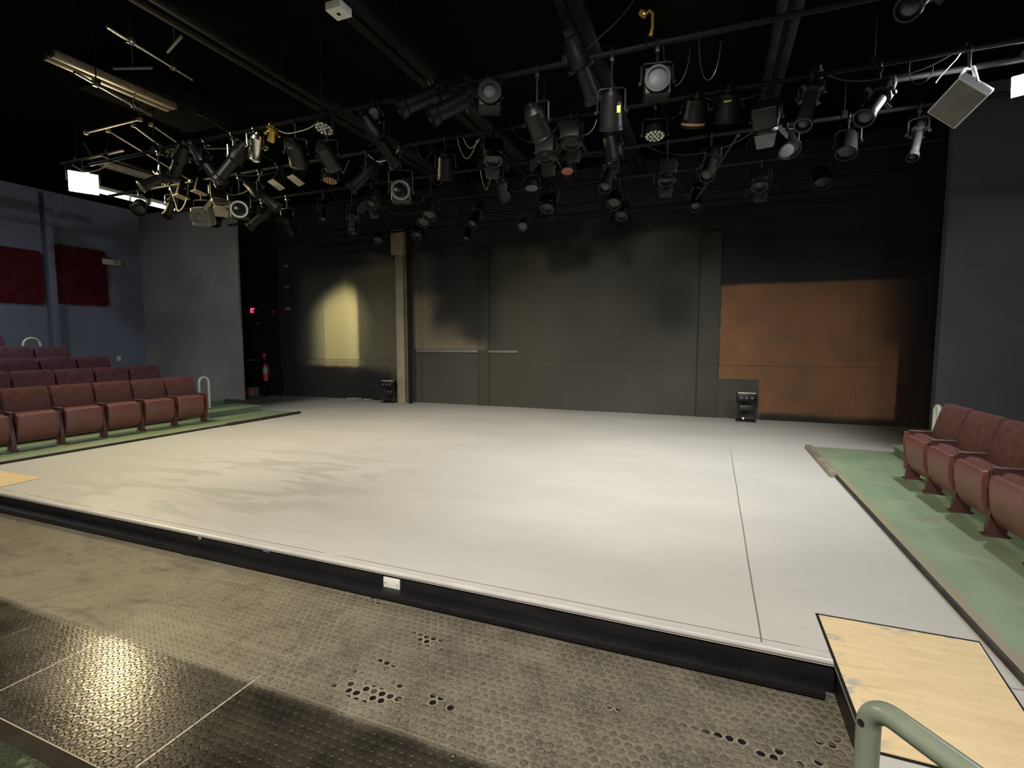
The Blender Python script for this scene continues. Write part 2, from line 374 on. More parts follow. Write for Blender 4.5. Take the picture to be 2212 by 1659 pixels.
# ------------------------------------------------------------------ mesh helpers
class MB:
    def __init__(s): s.v = []; s.f = []
    def add(s, vs, fs, mat=None):
        k = len(s.v)
        s.v += [(mat @ Vector(v)) if mat else Vector(v) for v in vs]
        s.f += [tuple(i+k for i in f) for f in fs]
        return s
    def box(s, a, b, bev=0, seg=2, mat=None):
        bm = bmesh.new(); bmesh.ops.create_cube(bm, size=1)
        for v in bm.verts:
            v.co = Vector([(a[i]+b[i])/2 + v.co[i]*(b[i]-a[i]) for i in range(3)])
        if bev: bmesh.ops.bevel(bm, geom=bm.edges[:], offset=bev, segments=seg, affect='EDGES', profile=.5, clamp_overlap=True)
        bm.verts.index_update(); bm.verts.ensure_lookup_table()
        s.add([v.co.copy() for v in bm.verts], [[v.index for v in f.verts] for f in bm.faces], mat); bm.free()
        return s
    def lathe(s, prof, n=24, mat=None, cap=True):   # profile of (t, r) along +Z
        vs = []; fs = []
        for t, r in prof:
            for i in range(n):
                a = 2*PI*i/n; vs.append((r*math.cos(a), r*math.sin(a), t))
        for k in range(len(prof)-1):
            for i in range(n):
                j = (i+1) % n; fs.append((k*n+i, k*n+j, (k+1)*n+j, (k+1)*n+i))
        if cap:
            fs.append(tuple(range(n))[::-1]); fs.append(tuple(range((len(prof)-1)*n, len(prof)*n)))
        return s.add(vs, fs, mat)
    def tube(s, pts, r, n=10, mat=None, closed=False):
        pts = [Vector(p) for p in pts]; L = len(pts); vs = []; fs = []
        up = None
        for i, p in enumerate(pts):
            a = pts[i-1] if (i > 0 or closed) else p
            b = pts[(i+1) % L] if (i < L-1 or closed) else p
            t = (b-a).normalized()
            if up is None:
                up = Vector((0, 0, 1)) if abs(t.z) < .9 else Vector((1, 0, 0))
            x = t.cross(up)
            if x.length < 1e-4: x = t.cross(Vector((0, 1, 0)))
            x.normalize(); y = x.cross(t).normalized(); up = y
            for k in range(n):
                q = 2*PI*k/n; vs.append(p + x*(r*math.cos(q)) + y*(r*math.sin(q)))
        for i in range(L-1 if not closed else L):
            for k in range(n):
                a, b = i*n+k, i*n+(k+1) % n; c_, d = ((i+1) % L)*n+(k+1) % n, ((i+1) % L)*n+k
                fs.append((a, b, c_, d))
        if not closed: fs.append(tuple(range(n))[::-1]); fs.append(tuple(range((L-1)*n, L*n)))
        return s.add(vs, fs, mat)
    def prism(s, poly, z0, z1, mat=None):
        n = len(poly); vs = [(x, y, z0) for x, y in poly]+[(x, y, z1) for x, y in poly]
        fs = [tuple(range(n))[::-1], tuple(range(n, 2*n))]+[(i, (i+1) % n, n+(i+1) % n, n+i) for i in range(n)]
        return s.add(vs, fs, mat)
    def build(s, name, m, parent=None, smooth=35):
        me = bpy.data.meshes.new(name); me.from_pydata([tuple(v) for v in s.v], [], s.f)
        bm = bmesh.new(); bm.from_mesh(me); bmesh.ops.recalc_face_normals(bm, faces=bm.faces[:]); bm.to_mesh(me); bm.free()
        me.materials.append(M[m] if isinstance(m, str) else m)
        if smooth:
            me.polygons.foreach_set('use_smooth', [True]*len(me.polygons)); me.set_sharp_from_angle(angle=math.radians(smooth))
        o = bpy.data.objects.new(name, me); C.objects.link(o)
        if parent: o.parent = parent
        return o
def tag(o, label=None, cat=None, group=None, kind=None):
    if label: o['label'] = label
    if cat: o['category'] = cat
    if group: o['group'] = group
    if kind: o['kind'] = kind
    return o
def thing(name, label, cat, loc=(0, 0, 0), rz=0, group=None):
    o = bpy.data.objects.new(name, None); o.empty_display_size = .1; C.objects.link(o)
    o.location = loc; o.rotation_euler = (0, 0, rz)
    return tag(o, label, cat, group)
def axis_mat(loc, d, roll=0):
    d = Vector(d).normalized(); q = d.to_track_quat('Z', 'Y')
    return Matrix.Translation(Vector(loc)) @ q.to_matrix().to_4x4() @ Matrix.Rotation(roll, 4, 'Z')
def arc(c, r, a0, a1, n, u, v):
    c = Vector(c); u = Vector(u); v = Vector(v)
    return [c + u*(r*math.cos(a0+(a1-a0)*i/n)) + v*(r*math.sin(a0+(a1-a0)*i/n)) for i in range(n+1)]
def struct(o, label=None): return tag(o, label, kind='structure')

# ------------------------------------------------------------------ the room
FZ = -.17
struct(MB().box((-14.9, -4.2, FZ-.1), (7.2, 10.6, FZ-.01)).build('floor', 'black', smooth=0))
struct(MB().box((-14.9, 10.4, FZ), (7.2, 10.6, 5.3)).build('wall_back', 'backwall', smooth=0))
struct(MB().box((-14.9, -4.2, FZ), (-14.65, 10.4, 5.3)).build('wall_left', 'bluewall', smooth=0))
struct(MB().box((6.9, -4.2, FZ), (7.1, 10.4, 5.3)).build('wall_right', 'charcoal2', smooth=0))
struct(MB().box((-14.9, -4.4, FZ), (7.2, -4.2, 5.3)).build('wall_front', 'charcoal', smooth=0))
struct(MB().box((-14.9, -4.2, 5.0), (7.2, 10.6, 5.3)).build('ceiling', 'ceil', smooth=0))
# masking walls beyond each seating bank
struct(MB().box((-14.65, 9.2, FZ), (-11.0, 9.25, 4.9)).build('wall_left_return', 'charcoal', smooth=0))
struct(MB().box((3.0, 8.95, FZ), (6.9, 9.1, 4.95)).build('wall_right_return', 'charcoal2', smooth=0))
# dado rail and capped column
tag(MB().box((-6.62, 10.355, 1.215), (-4.98, 10.4, 1.275), .006).box((-4.72, 10.365, 1.215), (-4.0, 10.4, 1.27), .006).build('trim_1', 'dullface'), kind='structure')
for nm, xx in (('trim_2', -4.98), ('trim_3', .04)):
    struct(MB().box((xx if nm == 'trim_2' else -.27, 10.372, 0), (xx+.26 if nm == 'trim_2' else .10, 10.4, 3.55), .004).build(nm, 'backwall'))
t = thing('column', 'tan square column with a boxed capital standing before the back wall', 'column', (-6.93, 10.28, 0))
MB().box((-.13, -.1, 0), (.09, .1, 3.52), .008).build('shaft', 'column', t)
MB().box((-.22, -.14, 3.52), (.14, .12, 4.08), .015).build('capital', 'column', t)
t = tag(MB().tube([(-6.66, 10.14, 0), (-6.66, 10.14, 4.3)], .045, 14).build('vertical_pipe', 'black'), 'thin black vertical pipe right beside the tan column', 'pipe')

# ------------------------------------------------------------------ stage and decks
st = thing('stage_platform', 'low pale grey painted stage filling the middle of the room', 'stage')
MB().box((-7.84, 2.57, -.03), (1.275, 7.82, 0)).build('stage_top', 'stage', st, 0)
struct(MB().box((-12.4, 7.82, -.03), (3.4, 10.4, 0)).build('floor_upstage', 'stage', smooth=0))
ld = thing('side_landing', 'grey painted landing under the near right plywood, joining the stage front', 'landing')
MB().box((.56, 1.2, -.03), (1.275, 2.57, 0)).build('landing_top', 'stage', ld, 0)
MB().box((-7.84, 2.59, FZ), (.57, 2.63, -.03), .003).build('fascia', 'black_fascia', st)
MB().box((.57, 1.22, FZ), (.60, 2.57, -.03), .003).build('fascia', 'black_fascia', ld)
MB().box((-7.9, 2.505, FZ+.012), (.52, 2.59, FZ+.055), .008).build('kick_rail', 'black_fascia', st)
MB().box((-7.84, 2.560, -.017), (.56, 2.590, .002), .003).build('nosing', 'nosing', st)
# plate, chips and tape on the fascia
def fas(px_x): return px_x
pl = thing('outlet_plate', 'white blank cover plate on the black stage front', 'cover plate', (-1.86, 2.585, -.085))
MB().box((-.062, -.008, -.034), (.062, .004, .034), .003).build('plate', 'white', pl)
for sx in (-.045, .045): MB().lathe([(-.001, .004), (.003, .004)], 10, axis_mat((sx, -.008, 0), (0, -1, 0))).build('screw', 'chrome', pl)
tag(MB().box((-2.96, 2.580, -.050), (-2.90, 2.590, -.026), .001).build('tape_piece', 'blueish'), 'small blue tape scrap at the upper edge of the stage front', 'tape')
tag(MB().box((-3.63, 2.578, -.060), (-3.60, 2.590, -.034), .004).build('paint_chip', 'palegrey'), 'small pale chip stuck on the black stage front, left of the blue tape', 'chip')
# plywood sheets
MB().prism([(.553, 3.000), (1.245, 3.000), (1.185, 2.46), (1.14, 2.018), (.553, 2.018)], .0, .003).build('joint_gap', 'black', None, 0)
jg = bpy.data.objects['joint_gap']
s1 = tag(MB().prism([(.565, 2.98), (1.235, 2.98), (1.175, 2.46), (1.13, 2.03), (.565, 2.03)], .001, .006).build('plywood_sheet', 'ply', None, 0), 'bare plywood sheet laid at the near right corner of the stage', 'plywood')
jg.parent = s1
s2 = tag(MB().prism([(-8.0+.2, 3.02), (-6.63, 3.02), (-6.60, 2.66), (-7.8, 2.62)], .001, .006).build('plywood_sheet', 'ply', None, 0), 'bare plywood sheet at the far left corner of the stage', 'plywood')

# rubber aisle floor
struct(MB().box((-14.5, 1.07, FZ-.01), (.57, 2.6, FZ)).box((.57, 1.07, FZ-.01), (1.27, 1.2, FZ)).build('floor_rubber', 'rubber', smooth=0))
stp = thing('seating_step', 'green studded rubber step at the near left edge of the picture', 'step')
MB().box((-6, -1.5, FZ), (.1, 1.0, FZ+.012), .002).build('tread', 'green_stud', stp)
MB().box((-6, 1.0, FZ), (.1, 1.07, FZ+.006), .002).build('edge_strip', 'bronze', stp)
MB().box((-6, 1.067, FZ+.002), (.1, 1.072, FZ+.0065), .001).build('metal_edge', 'tan_metal', stp)

def bank(side):
    # side -1: left bank (decks climb towards -X), +1: right bank
    s = side; x0 = -7.84 if s < 0 else 1.275
    nm = 'left' if s < 0 else 'right'
    t = thing('green_deck', 'green painted front deck under the first row of the %s seating bank' % nm, 'deck', (0, 0, 0))
    a, b = sorted((x0, x0+s*1.15))
    MB().box((a, -2, FZ), (b, 7.82, .028)).build('deck_top', 'green', t, 0)
    e0, e1 = sorted((x0-s*.012, x0+s*.010))
    MB().box((e0, -2, -.0), (e1, 7.82, .030), .003).build('edge_board', 'darkedge', t)
    n0, n1 = sorted((x0-s*.055, x0+s*.02))
    MB().box((n0, 6.2, .0), (n1, 7.84, .040), .004).box((n0+.02, 6.2, .038), (n1-.015, 7.84, .046), .002).build('nosing_trim', 'trimwood' if s > 0 else 'darkedge', t)
    for k in range(1, 6 if s < 0 else 3):
        xa = x0+s*(1.15+.9*(k-1)); xb = xa+s*(.9 if k < 5 or s > 0 else 2.05)
        a, b = sorted((xa, xb)); z = (.028, .218, .388, .572, .77, .96)[k]
        r = thing('seating_riser', '%s green tier step of the %s seating bank' % (['first', 'second', 'third', 'fourth', 'top'][k-1], nm), 'riser')
        MB().box((a, -2, FZ), (b, 6.55, z), 0).build('tier', 'green_riser', r, 0)
    # aisle steps beside the row ends
    for k in range(5 if s < 0 else 3):
        xa = x0+s*(.92+.80*k); xb = xa+s*.80
        if k == (4 if s < 0 else 2): xb = xa+s*2.3
        a, b = sorted((xa, xb)); z = .028+.115*(k+1)
        r = thing('aisle_step', '%s green step of the aisle beyond the %s seating rows' % (['lowest', 'second', 'third', 'fourth', 'top'][k], nm), 'step')
        MB().box((a, 6.56, .03), (b, 7.70-.18*k, z-.02)).build('riser_block', 'green_riser', r, 0)
        f0, f1 = (a-.02, b) if s > 0 else (a, b+.02)
        MB().box((f0, 6.56, z-.02), (f1, 7.72-.18*k, z), .004).build('tread', 'green', r)
bank(-1); bank(1)
struct(MB().box((-14.65, 7.82, FZ), (-12.4, 9.2, 0)).build('floor_aisle_left', 'black', smooth=0))

# ------------------------------------------------------------------ theatre seats
# local frame: sitter looks along -Y, X is across; origin on the deck below the seat centre
def seat_meshes():
    R = {}
    W = .238
    def slab(profile, x0, x1, seg_bev):
        m = MB(); n = len(profile); vs = []; fs = []
        xs = [x0, x0+.012, x0+.035, x1-.035, x1-.012, x1]; sc = [.72, .93, 1, 1, .93, .72]
        cy = sum(p[0] for p in profile)/n; cz = sum(p[1] for p in profile)/n
        for x, k in zip(xs, sc):
            for (y, z) in profile:
                vs.append((x, cy+(y-cy)*(1-(1-k)*.55), cz+(z-cz)*(1-(1-k)*.10)))
        for i in range(len(xs)-1):
            for j in range(n):
                q = (j+1) % n; fs.append((i*n+j, i*n+q, (i+1)*n+q, (i+1)*n+j))
        fs.append(tuple(range(n))[::-1]); fs.append(tuple(range((len(xs)-1)*n, len(xs)*n)))
        return m.add(vs, fs)
    # backrest cushion: reclined pad with a rolled top
    back = [(.075, .40), (.090, .50), (.118, .61), (.150, .72), (.176, .785), (.200, .812), (.230, .808), (.242, .775), (.224, .70), (.190, .59), (.158, .50), (.140, .40)]
    R['backrest'] = (slab(back, -W-.012, W+.012, 3), 'fabric')
    shell = [(.145, .36), (.168, .50), (.200, .59), (.236, .70), (.252, .775), (.262, .775), (.248, .70), (.212, .59), (.180, .50), (.158, .36)]
    R['back_shell'] = (slab(shell, -W+.005, W-.005, 3), 'shell')
    # tipped-up seat: plastic underside faces front, cushion behind it
    pan = [(-.085, .475), (-.120, .466), (-.130, .41), (-.124, .30), (-.102, .19), (-.060, .115), (-.035, .100), (-.020, .115), (-.055, .19), (-.075, .29), (-.080, .41)]
    R['seat_shell'] = (slab(pan, -W+.012, W-.012, 3), 'shell')
    cush = [(-.076, .472), (-.035, .500), (.025, .492), (.060, .455), (.060, .31), (.035, .20), (-.018, .14), (-.052, .20), (-.074, .30)]
    R['seat_cushion'] = (slab(cush, -W+.025, W-.025, 3), 'fabric')
    # standard between seats, with a foot
    def stand(x):
        m = MB()
        poly = [(-.095, .0), (.02, .0), (.03, .10), (.045, .22), (.075, .38), (.160, .47), (.150, .50), (-.06, .50), (-.07, .48), (-.04, .40), (-.075, .22), (-.09, .08)]
        mm = Matrix(((0, 0, 1, x), (1, 0, 0, 0), (0, 1, 0, 0), (0, 0, 0, 1)))
        m.prism(poly, -.024, .024, mm)
        m.box((x-.034, -.115, 0), (x+.034, .045, .014), .003)
        m.lathe([(-.024, .030), (.024, .030)], 14, axis_mat((x, .02, .22), (1, 0, 0)))
        return m
    def arm(x):
        m = MB(); m.box((x-.024, -.085, .500), (x+.024, .165, .517), .007, 3); return m
    R['stand'] = stand; R['arm'] = arm
    return R
SM = seat_meshes()
PITCH = .535
def build_seat(fab, end=False):
    t = thing('theatre_seat', 'x', 'theatre seat')
    for k in ('backrest', 'back_shell', 'seat_shell', 'seat_cushion'):
        m, mt = SM[k]; mt = fab if mt == 'fabric' else mt
        m.build(k, mt, t, 45)
    for x in ((-PITCH/2, PITCH/2) if end else (-PITCH/2,)):
        SM['stand'](x).build('leg', 'standard', t)
        SM['arm'](x).build('armrest', 'armwood', t)
    if end:
        # curved end panel of the aisle seat
        m = MB(); poly = [(-.105, .10), (.07, .10), (.12, .28), (.14, .50), (-.118, .50), (-.125, .40)]
        mm = Matrix(((0, 0, 1, PITCH/2+.022), (1, 0, 0, 0), (0, 1, 0, 0), (0, 0, 0, 1)))
        m.prism(poly, -.006, .006, mm); m.build('end_panel', 'shell', t)
    return t
def dup(root):
    r = root.copy(); C.objects.link(r)
    for ch in list(root.children):
        c = ch.copy(); C.objects.link(c); c.parent = r
    return r
protos = {}
ORD = ['aisle-end', 'second', 'third', 'fourth', 'fifth', 'sixth', 'seventh', 'eighth']
def row(side, xr, yend, n, z, rowname, fab, colour):
    for i in range(n):
        y = yend-(PITCH if side < 0 else .565)*(i+.5); endseat = i == 0
        key = (fab, endseat, side)
        if key not in protos:
            t = build_seat(fab, endseat)
            if side > 0:   # mirrored: standards and end panel swap sides
                for ch in t.children:
                    for v in ch.data.vertices: v.co.x = -v.co.x
                    ch.data.flip_normals()
            protos[key] = t
        else: t = dup(protos[key])
        # facing: left bank looks to +X, right bank to -X
        t.location = (xr, y, z); t.rotation_euler = (0, 0, PI/2 if side < 0 else -PI/2)
        which = 'aisle-end' if i == 0 else ORD[i]
        t['label'] = '%s tipped-up theatre seat, %s, %s row of the %s bank' % (colour, 'at the far aisle end' if i == 0 else which+' from the far aisle', rowname, 'left' if side < 0 else 'right')
        t['category'] = 'theatre seat'; t['group'] = '%s row seats of the %s seating bank' % (rowname, 'left' if side < 0 else 'right')
row(-1, -8.53, 6.26, 6, .028, 'front', 'fabric', 'maroon')
row(-1, -9.36, 6.20, 5, .218, 'second', 'fabric_dark', 'plum')
row(-1, -10.26, 5.90, 4, .388, 'third', 'fabric_dark', 'plum')
row(-1, -11.16, 5.72, 3, .572, 'fourth', 'fabric_dark', 'plum')
row(-1, -12.10, 5.20, 1, .77, 'top', 'fabric_dark', 'plum')
PITCH_R = .565
row(1, 2.005, 6.33, 6, .028, 'front', 'fabric', 'maroon')

# ------------------------------------------------------------------ handrails
def hoop(x, y, z, wdt, h, label, along, r=.021, m='white_rail'):
    t = thing('grab_rail', label, 'handrail', (x, y, z))
    u = Vector((1, 0, 0)) if along == 'x' else Vector((0, 1, 0))
    a = -u*(wdt/2); b = u*(wdt/2); rr = wdt/2
    pts = [a, a+Vector((0, 0, h-rr))] + arc(Vector((0, 0, h-rr)), rr, PI, 0, 14, u, (0, 0, 1))[1:] + [b]
    MB().tube(pts, r, 14).build('hoop', m, t)
    for p in (a, b): MB().lathe([(0, .045), (.008, .045), (.012, .03)], 18, Matrix.Translation(p)).build('base_flange', m, t)
    return t
hoop(-9.35, 6.93, .143, .20, .62, 'pale loop grab rail standing beside the front left aisle-end seat', 'y')
hoop(-12.05, 5.50, .77, .26, .76, 'pale loop grab rail rising behind the fourth row of left seats', 'y')
hoop(2.60, 7.66, .143, .12, .52, 'pale loop grab rail standing behind the aisle-end seat of the right bank', 'y', .026)
t = thing('handrail', 'sage green painted tube handrail bending down in the near right foreground', 'handrail', (0, 0, 0))
HX, HY, top = .314, 1.148, .733
p0 = Vector((HX, HY, FZ)); R0 = .05
dirv = Vector((.60, -.80, 0)).normalized()
c0 = Vector((HX, HY, top-R0)) + dirv*R0
pts = [p0, Vector((HX, HY, .4)), Vector((HX, HY, top-R0))] + arc(c0, R0, PI, PI/2, 10, -dirv*-1, (0, 0, 1))[1:]
far = c0+Vector((0, 0, R0))+dirv*1.1
pts += [far, far+dirv*.05+Vector((0, 0, -.03)), Vector((far.x+dirv.x*.06, far.y+dirv.y*.06, FZ))]
def subdiv(pts):
    return pts
MB().tube(pts, .0215, 20).build('tube', 'rail', t)
MB().lathe([(0, .055), (.01, .055), (.014, .03)], 20, Matrix.Translation(p0)).build('base_flange', 'rail', t)
MB().lathe([(0, .007), (.0012, .007)], 9, axis_mat((HX-.0165, HY-.0145, top-.040), (-.75, -.65, .1))).build('paint_chip', 'black', t)

# ------------------------------------------------------------------ left wall things
def panel(y0, y1, z0, z1, label):
    m = MB(); bm = bmesh.new(); pts = []
    r = .10
    for (cy, cz, a0) in ((y1-r, z1-r, 0), (y0+r, z1-r, PI/2), (y0+r, z0+r, PI), (y1-r, z0+r, 1.5*PI)):
        for k in range(6): pts.append((cy+r*math.cos(a0+k*PI/10), cz+r*math.sin(a0+k*PI/10)))
    bm.free(); mm = Matrix(((0, 0, 1, -14.645), (1, 0, 0, 0), (0, 1, 0, 0), (0, 0, 0, 1)))
    m.prism(pts, 0, .06, mm)
    return tag(m.build('acoustic_panel', 'redpanel'), label, 'acoustic panel', 'red panels on the left wall')
panel(5.2, 6.98, 2.33, 3.56, 'dark red fabric wall panel cut by the left edge of the picture')
panel(7.20, 8.32, 2.38, 3.78, 'dark red fabric wall panel beside the emergency light on the left wall')
struct(MB().box((-14.65, 7.02, .8), (-14.45, 7.16, 4.9), .01).build('trim_4', 'bluewall'))
t = thing('emergency_light', 'white emergency light box with a round lamp high on the left wall', 'emergency light', (-14.65, 8.42, 3.52))
MB().box((.0, -.20, -.07), (.10, .22, .07), .012).build('housing', 'white', t)
MB().lathe([(0, .055), (.03, .05), (.035, .0)], 18, axis_mat((.10, .10, .0), (1, -.2, -.2))).build('lamp_head', 'palegrey', t)
MB().lathe([(0, .02), (.02, .018)], 12, axis_mat((.13, .06, -.03), (1, -.3, -.2))).build('lens', 'white_metal', t)
t = thing('wall_switch', 'small white switch plate low on the left wall above the third row', 'switch', (-14.65, 8.50, 1.02))
MB().box((0, -.05, -.07), (.015, .05, .07), .003).build('plate', 'white', t)
MB().box((.012, -.012, -.025), (.022, .012, .025), .002).build('toggle', 'white_metal', t)

# ------------------------------------------------------------------ dark recess at the far left of the back wall
tag(MB().box((-11.98, 10.35, 2.27), (-11.94, 10.37, 2.40), .004).box((-11.95, 10.352, 2.34), (-11.84, 10.368, 2.40), .006).box((-11.93, 10.352, 2.27), (-11.86, 10.368, 2.31), .006).build('exit_light', 'signred'), 'small glowing pink-red sign in the dark recess left of the yellow patch', 'sign')
for (nm, x, z, w_, h_, m, lab) in (
    ('wall_label', -10.66, 3.48, .16, .06, 'label', 'faded label high in the dark recess, topmost of the upright column'),
    ('wall_label', -10.66, 2.93, .17, .06, 'label', 'faded label in the dark recess, second from the top of the upright column'),
    ('wall_label', -10.65, 2.35, .15, .06, 'yellabel', 'yellowish label in the dark recess, lowest of the upright column'),
    ('wall_label', -11.77, 1.98, .16, .04, 'label', 'dim narrow label in the dark recess below the glowing sign'),
    ('wall_label', -11.88, 3.32, .05, .05, 'label', 'tiny dim square label above the glowing sign')):
    tag(MB().box((x-w_/2, 10.38, z-h_/2), (x+w_/2, 10.4, z+h_/2), .004).build(nm, m), lab, 'label', 'labels in the dark recess')
tag(MB().box((-11.24, 10.36, 2.24), (-11.12, 10.4, 2.33), .01).build('alarm_box', 'red_paint'), 'dim reddish box in the recess between the glowing sign and the yellowish label', 'alarm box')
t = thing('shelf_table', 'small dark table with a pale front edge in the far left recess', 'table', (-11.52, 10.1, 0))
MB().box((-.42, -.16, .95), (.42, .2, .985), .004).build('top', 'black', t)
MB().box((-.30, -.175, .965), (.10, -.160, .985), .002).build('front_edge', 'tan_metal', t)
for sx in (-.38, .38):
    for sy in (-.12, .16): MB().box((sx-.02, sy-.02, 0), (sx+.02, sy+.02, .95), .003).build('leg', 'black', t)
t = thing('fire_extinguisher', 'red fire extinguisher with a pale label beside the recess table', 'fire extinguisher', (-11.0, 9.9, .42))
MB().lathe([(0, .05), (.015, .07), (.36, .07), (.42, .055), (.45, .025), (.47, .02)], 20).build('cylinder', 'red_paint', t)
MB().lathe([(.22, .072), (.36, .072)], 20).build('label_band', 'palegrey', t)
MB().box((-.015, -.05, .46), (.015, .06, .50), .005).box((-.01, -.09, .50), (.01, .05, .515), .003).build('valve_handle', 'blackmetal', t)
MB().tube([(.02, 0, .47), (.09, 0, .46), (.11, 0, .38), (.10, 0, .15)], .01, 8).build('hose', 'cable', t)
MB().box((-.05, .07, .05), (.05, .5, .38), .005).build('wall_bracket', 'black', t)
t = tag(MB().box((-11.88, 9.75, 0), (-11.42, 10.05, .24), .02).build('storage_box', 'box_brown'), 'dull brown box on the floor under the recess table', 'box')
tag(MB().lathe([(0, .05), (.08, .06), (.1, .04)], 14, Matrix.Translation((-11.2, 10.05, .985+.08))).box((-11.22, 10.03, .98), (-11.18, 10.07, 1.1), .004).build('reddish_jar', 'red_paint'), 'dim reddish jar standing on the recess table', 'jar')

# ------------------------------------------------------------------ small things along the back wall
def outlet_rack(x, label):
    t = thing('floor_lamp_unit', label, 'stage light', (x, 10.12, 0))
    MB().box((-.17, -.12, 0), (.17, .12, .025), .006).build('base_plate', 'blackmetal', t)
    for sx in (-.14, .14): MB().tube([(sx, 0, .02), (sx, 0, .52)], .011, 8).build('post', 'greymetal', t)
    MB().box((-.17, -.07, .36), (.17, .09, .52), .02).build('housing', 'blackmetal', t)
    MB().box((-.15, -.085, .515), (.15, .02, .535), .004).build('top_bar', 'gelframe', t)
    b = MB()
    for k in range(3): b.lathe([(0, .022), (.02, .026)], 12, axis_mat((-.09+.09*k, -.07, .44), (0, -1, 0)))
    b.build('bulb_row', 'lens', t)
    MB().box((-.12, -.05, .20), (.12, .05, .30), .012).build('lower_box', 'greymetal', t)
    MB().lathe([(0, .018), (.05, .018)], 10, axis_mat((-.05, -.10, .06), (0, -1, .2))).build('latch', 'chrome', t)
outlet_rack(-7.26, 'small black lamp unit on the floor against the back wall, just left of the column')
outlet_rack(.60, 'small black lamp unit on the floor before the dark notch of the orange wall block')
tag(MB().prism([(-8.58, 10.15), (-8.26, 10.12), (-8.20, 10.30), (-8.5, 10.36)], .012, .05).build('paper_wad', 'paper'), 'crumpled pale paper lying on the floor at the foot of the back wall', 'paper')
t = thing('coiled_cable', 'small coil of pale cable on the floor beside the crumpled paper', 'cable', (-7.95, 10.15, .01))
MB().tube([(math.cos(a)*(.10+.02*math.sin(3*a)), math.sin(a)*.10, .012+.02*abs(math.sin(a*1.5))) for a in [i*PI/10 for i in range(36)]], .008, 6).build('loops', 'palecable', t)
MB().lathe([(0, .02), (.05, .018)], 10, axis_mat((.05, -.02, .02), (0, -.3, 1))).build('plug', 'chrome', t)

# ------------------------------------------------------------------ overhead: beams, pipes, added ceiling box
PZ = 4.0
def beam(x, y0, y1, z, label, w_=.16, h_=.09, m='beam'):
    t = thing('ceiling_beam', label, 'beam', (x, 0, z))
    MB().box((-w_/2, y0, 0), (-w_*.12, y1, h_), .004).build('flange', m, t)
    MB().box((w_*.12, y0, 0), (w_/2, y1, h_), .004).build('flange', m, t)
    MB().box((-w_*.12, y0, h_*.45), (w_*.12, y1, h_*.9)).build('web', 'black', t)
    n = int((y1-y0)/1.5)
    for i in range(n+1):
        y = y0+.3+(y1-y0-.6)*i/max(n, 1)
        MB().tube([(0, y, h_*.8), (0, y, 5.0-z)], .012, 8).build('hanger_rod', 'blackmetal', t)
beam(-3.12, -.5, 9.6, 4.42, 'dark double-channel ceiling beam running over the middle of the stage', .26)
beam(-4.70, -.5, 9.8, 4.42, 'dark double-channel ceiling beam over the left of the stage', .26)
beam(-1.30, -.5, 9.6, 4.45, 'dark double-channel ceiling beam above the round pale lens', .22)
beam(.55, -.5, 9.6, 4.45, 'dark double-channel ceiling beam over the right side of the stage', .22)
beam(-6.47, 3.28, 4.55, 4.38, 'tan steel twin-track beam catching the light at upper left', .20, .07, 'tan_metal')
beam(-9.40, 5.40, 6.75, 4.34, 'tan steel twin-track beam just above the glowing flood lamp', .16, .07, 'tan_metal')
def pipe(pts, label, r=.0245, m='pipeblack', drops=True):
    t = thing('lighting_pipe', label, 'pipe')
    MB().tube(pts, r, 12).build('tube', m, t)
    a, b = Vector(pts[0]), Vector(pts[-1]); L = (b-a).length; n = max(2, int(L/2.6)) if drops else 0
    for i in range(n):
        p = a.lerp(b, (i+.5)/n)
        MB().tube([p, (p.x, p.y, 5.0)], .008, 6).build('hanger', m, t)
        MB().box((p.x-.03, p.y-.03, p.z-.02), (p.x+.03, p.y+.03, p.z+.06), .006).build('pipe_clamp', m, t)
XP = [(4.66, 'nearest'), (5.75, 'second'), (6.9, 'third'), (8.1, 'fourth'), (9.35, 'fifth'), (10.0, 'rearmost')]
for y, nme in XP:
    pipe([(-9.9 if y > 5 else -8.4, y, PZ), (2.9 if y < 8 else 2.6, y, PZ)], '%s black cross pipe of the lighting grid over the stage' % nme)
pipe([(-5.33, 3.17, 4.38), (-5.50, 4.12, 4.38)], 'short bright bare pipe at upper left running towards the grid', .016, 'chrome', True)
pipe([(-6.25, 3.38, 4.25), (-6.55, 4.35, 4.25)], 'thin shiny conduit under the tan twin-track beam', .014, 'chrome', True)
pipe([(1.6, 6.25, 4.05), (5.5, 6.25, 4.05)], 'dull grey pipe at upper right beside the white flood box', .03, 'greymetal', True)
pipe([(-8.0, 4.6, 4.06), (-8.6, 9.5, 4.06)], 'black pipe running back over the left side of the grid', .0245)
def diag(a, b, label, m='blackmetal', r=.016):
    t = thing('brace_bar', label, 'brace')
    MB().tube([a, b], r, 8).build('bar', m, t)
    for p in (a, b): MB().box([c-.025 for c in p], [c+.025 for c in p], .006).build('end_clamp', m, t)
diag((-7.3, 4.6, 4.35), (-6.8, 4.7, 3.98), 'pale slanting brace strip at upper left under the tan beam', 'tan_metal')
diag((-8.35, 4.9, 4.55), (-7.75, 5.7, 4.0), 'thin slanting brace bar above the glowing flood lamp, left one of two', 'tan_metal', .012)
diag((-7.55, 5.0, 4.55), (-7.05, 5.75, 4.0), 'thin slanting brace bar above the glowing flood lamp, right one of two', 'tan_metal', .012)
diag((-8.6, 4.75, 4.5), (-7.4, 4.75, 4.5), 'tan cross bar at upper left between the two braces and the tan beam', 'tan_metal', .014)
d = thing('lit_ceiling_box', 'dull grey box added for a lit patch of ceiling at upper left', 'ceiling_patch', (-7.2, 4.9, 4.68))  # added box standing in for a lit part of the ceiling
MB().box((-.45, -.75, 0), (.45, .75, .30), .02).build('box_body', 'ceiling_patch', d)
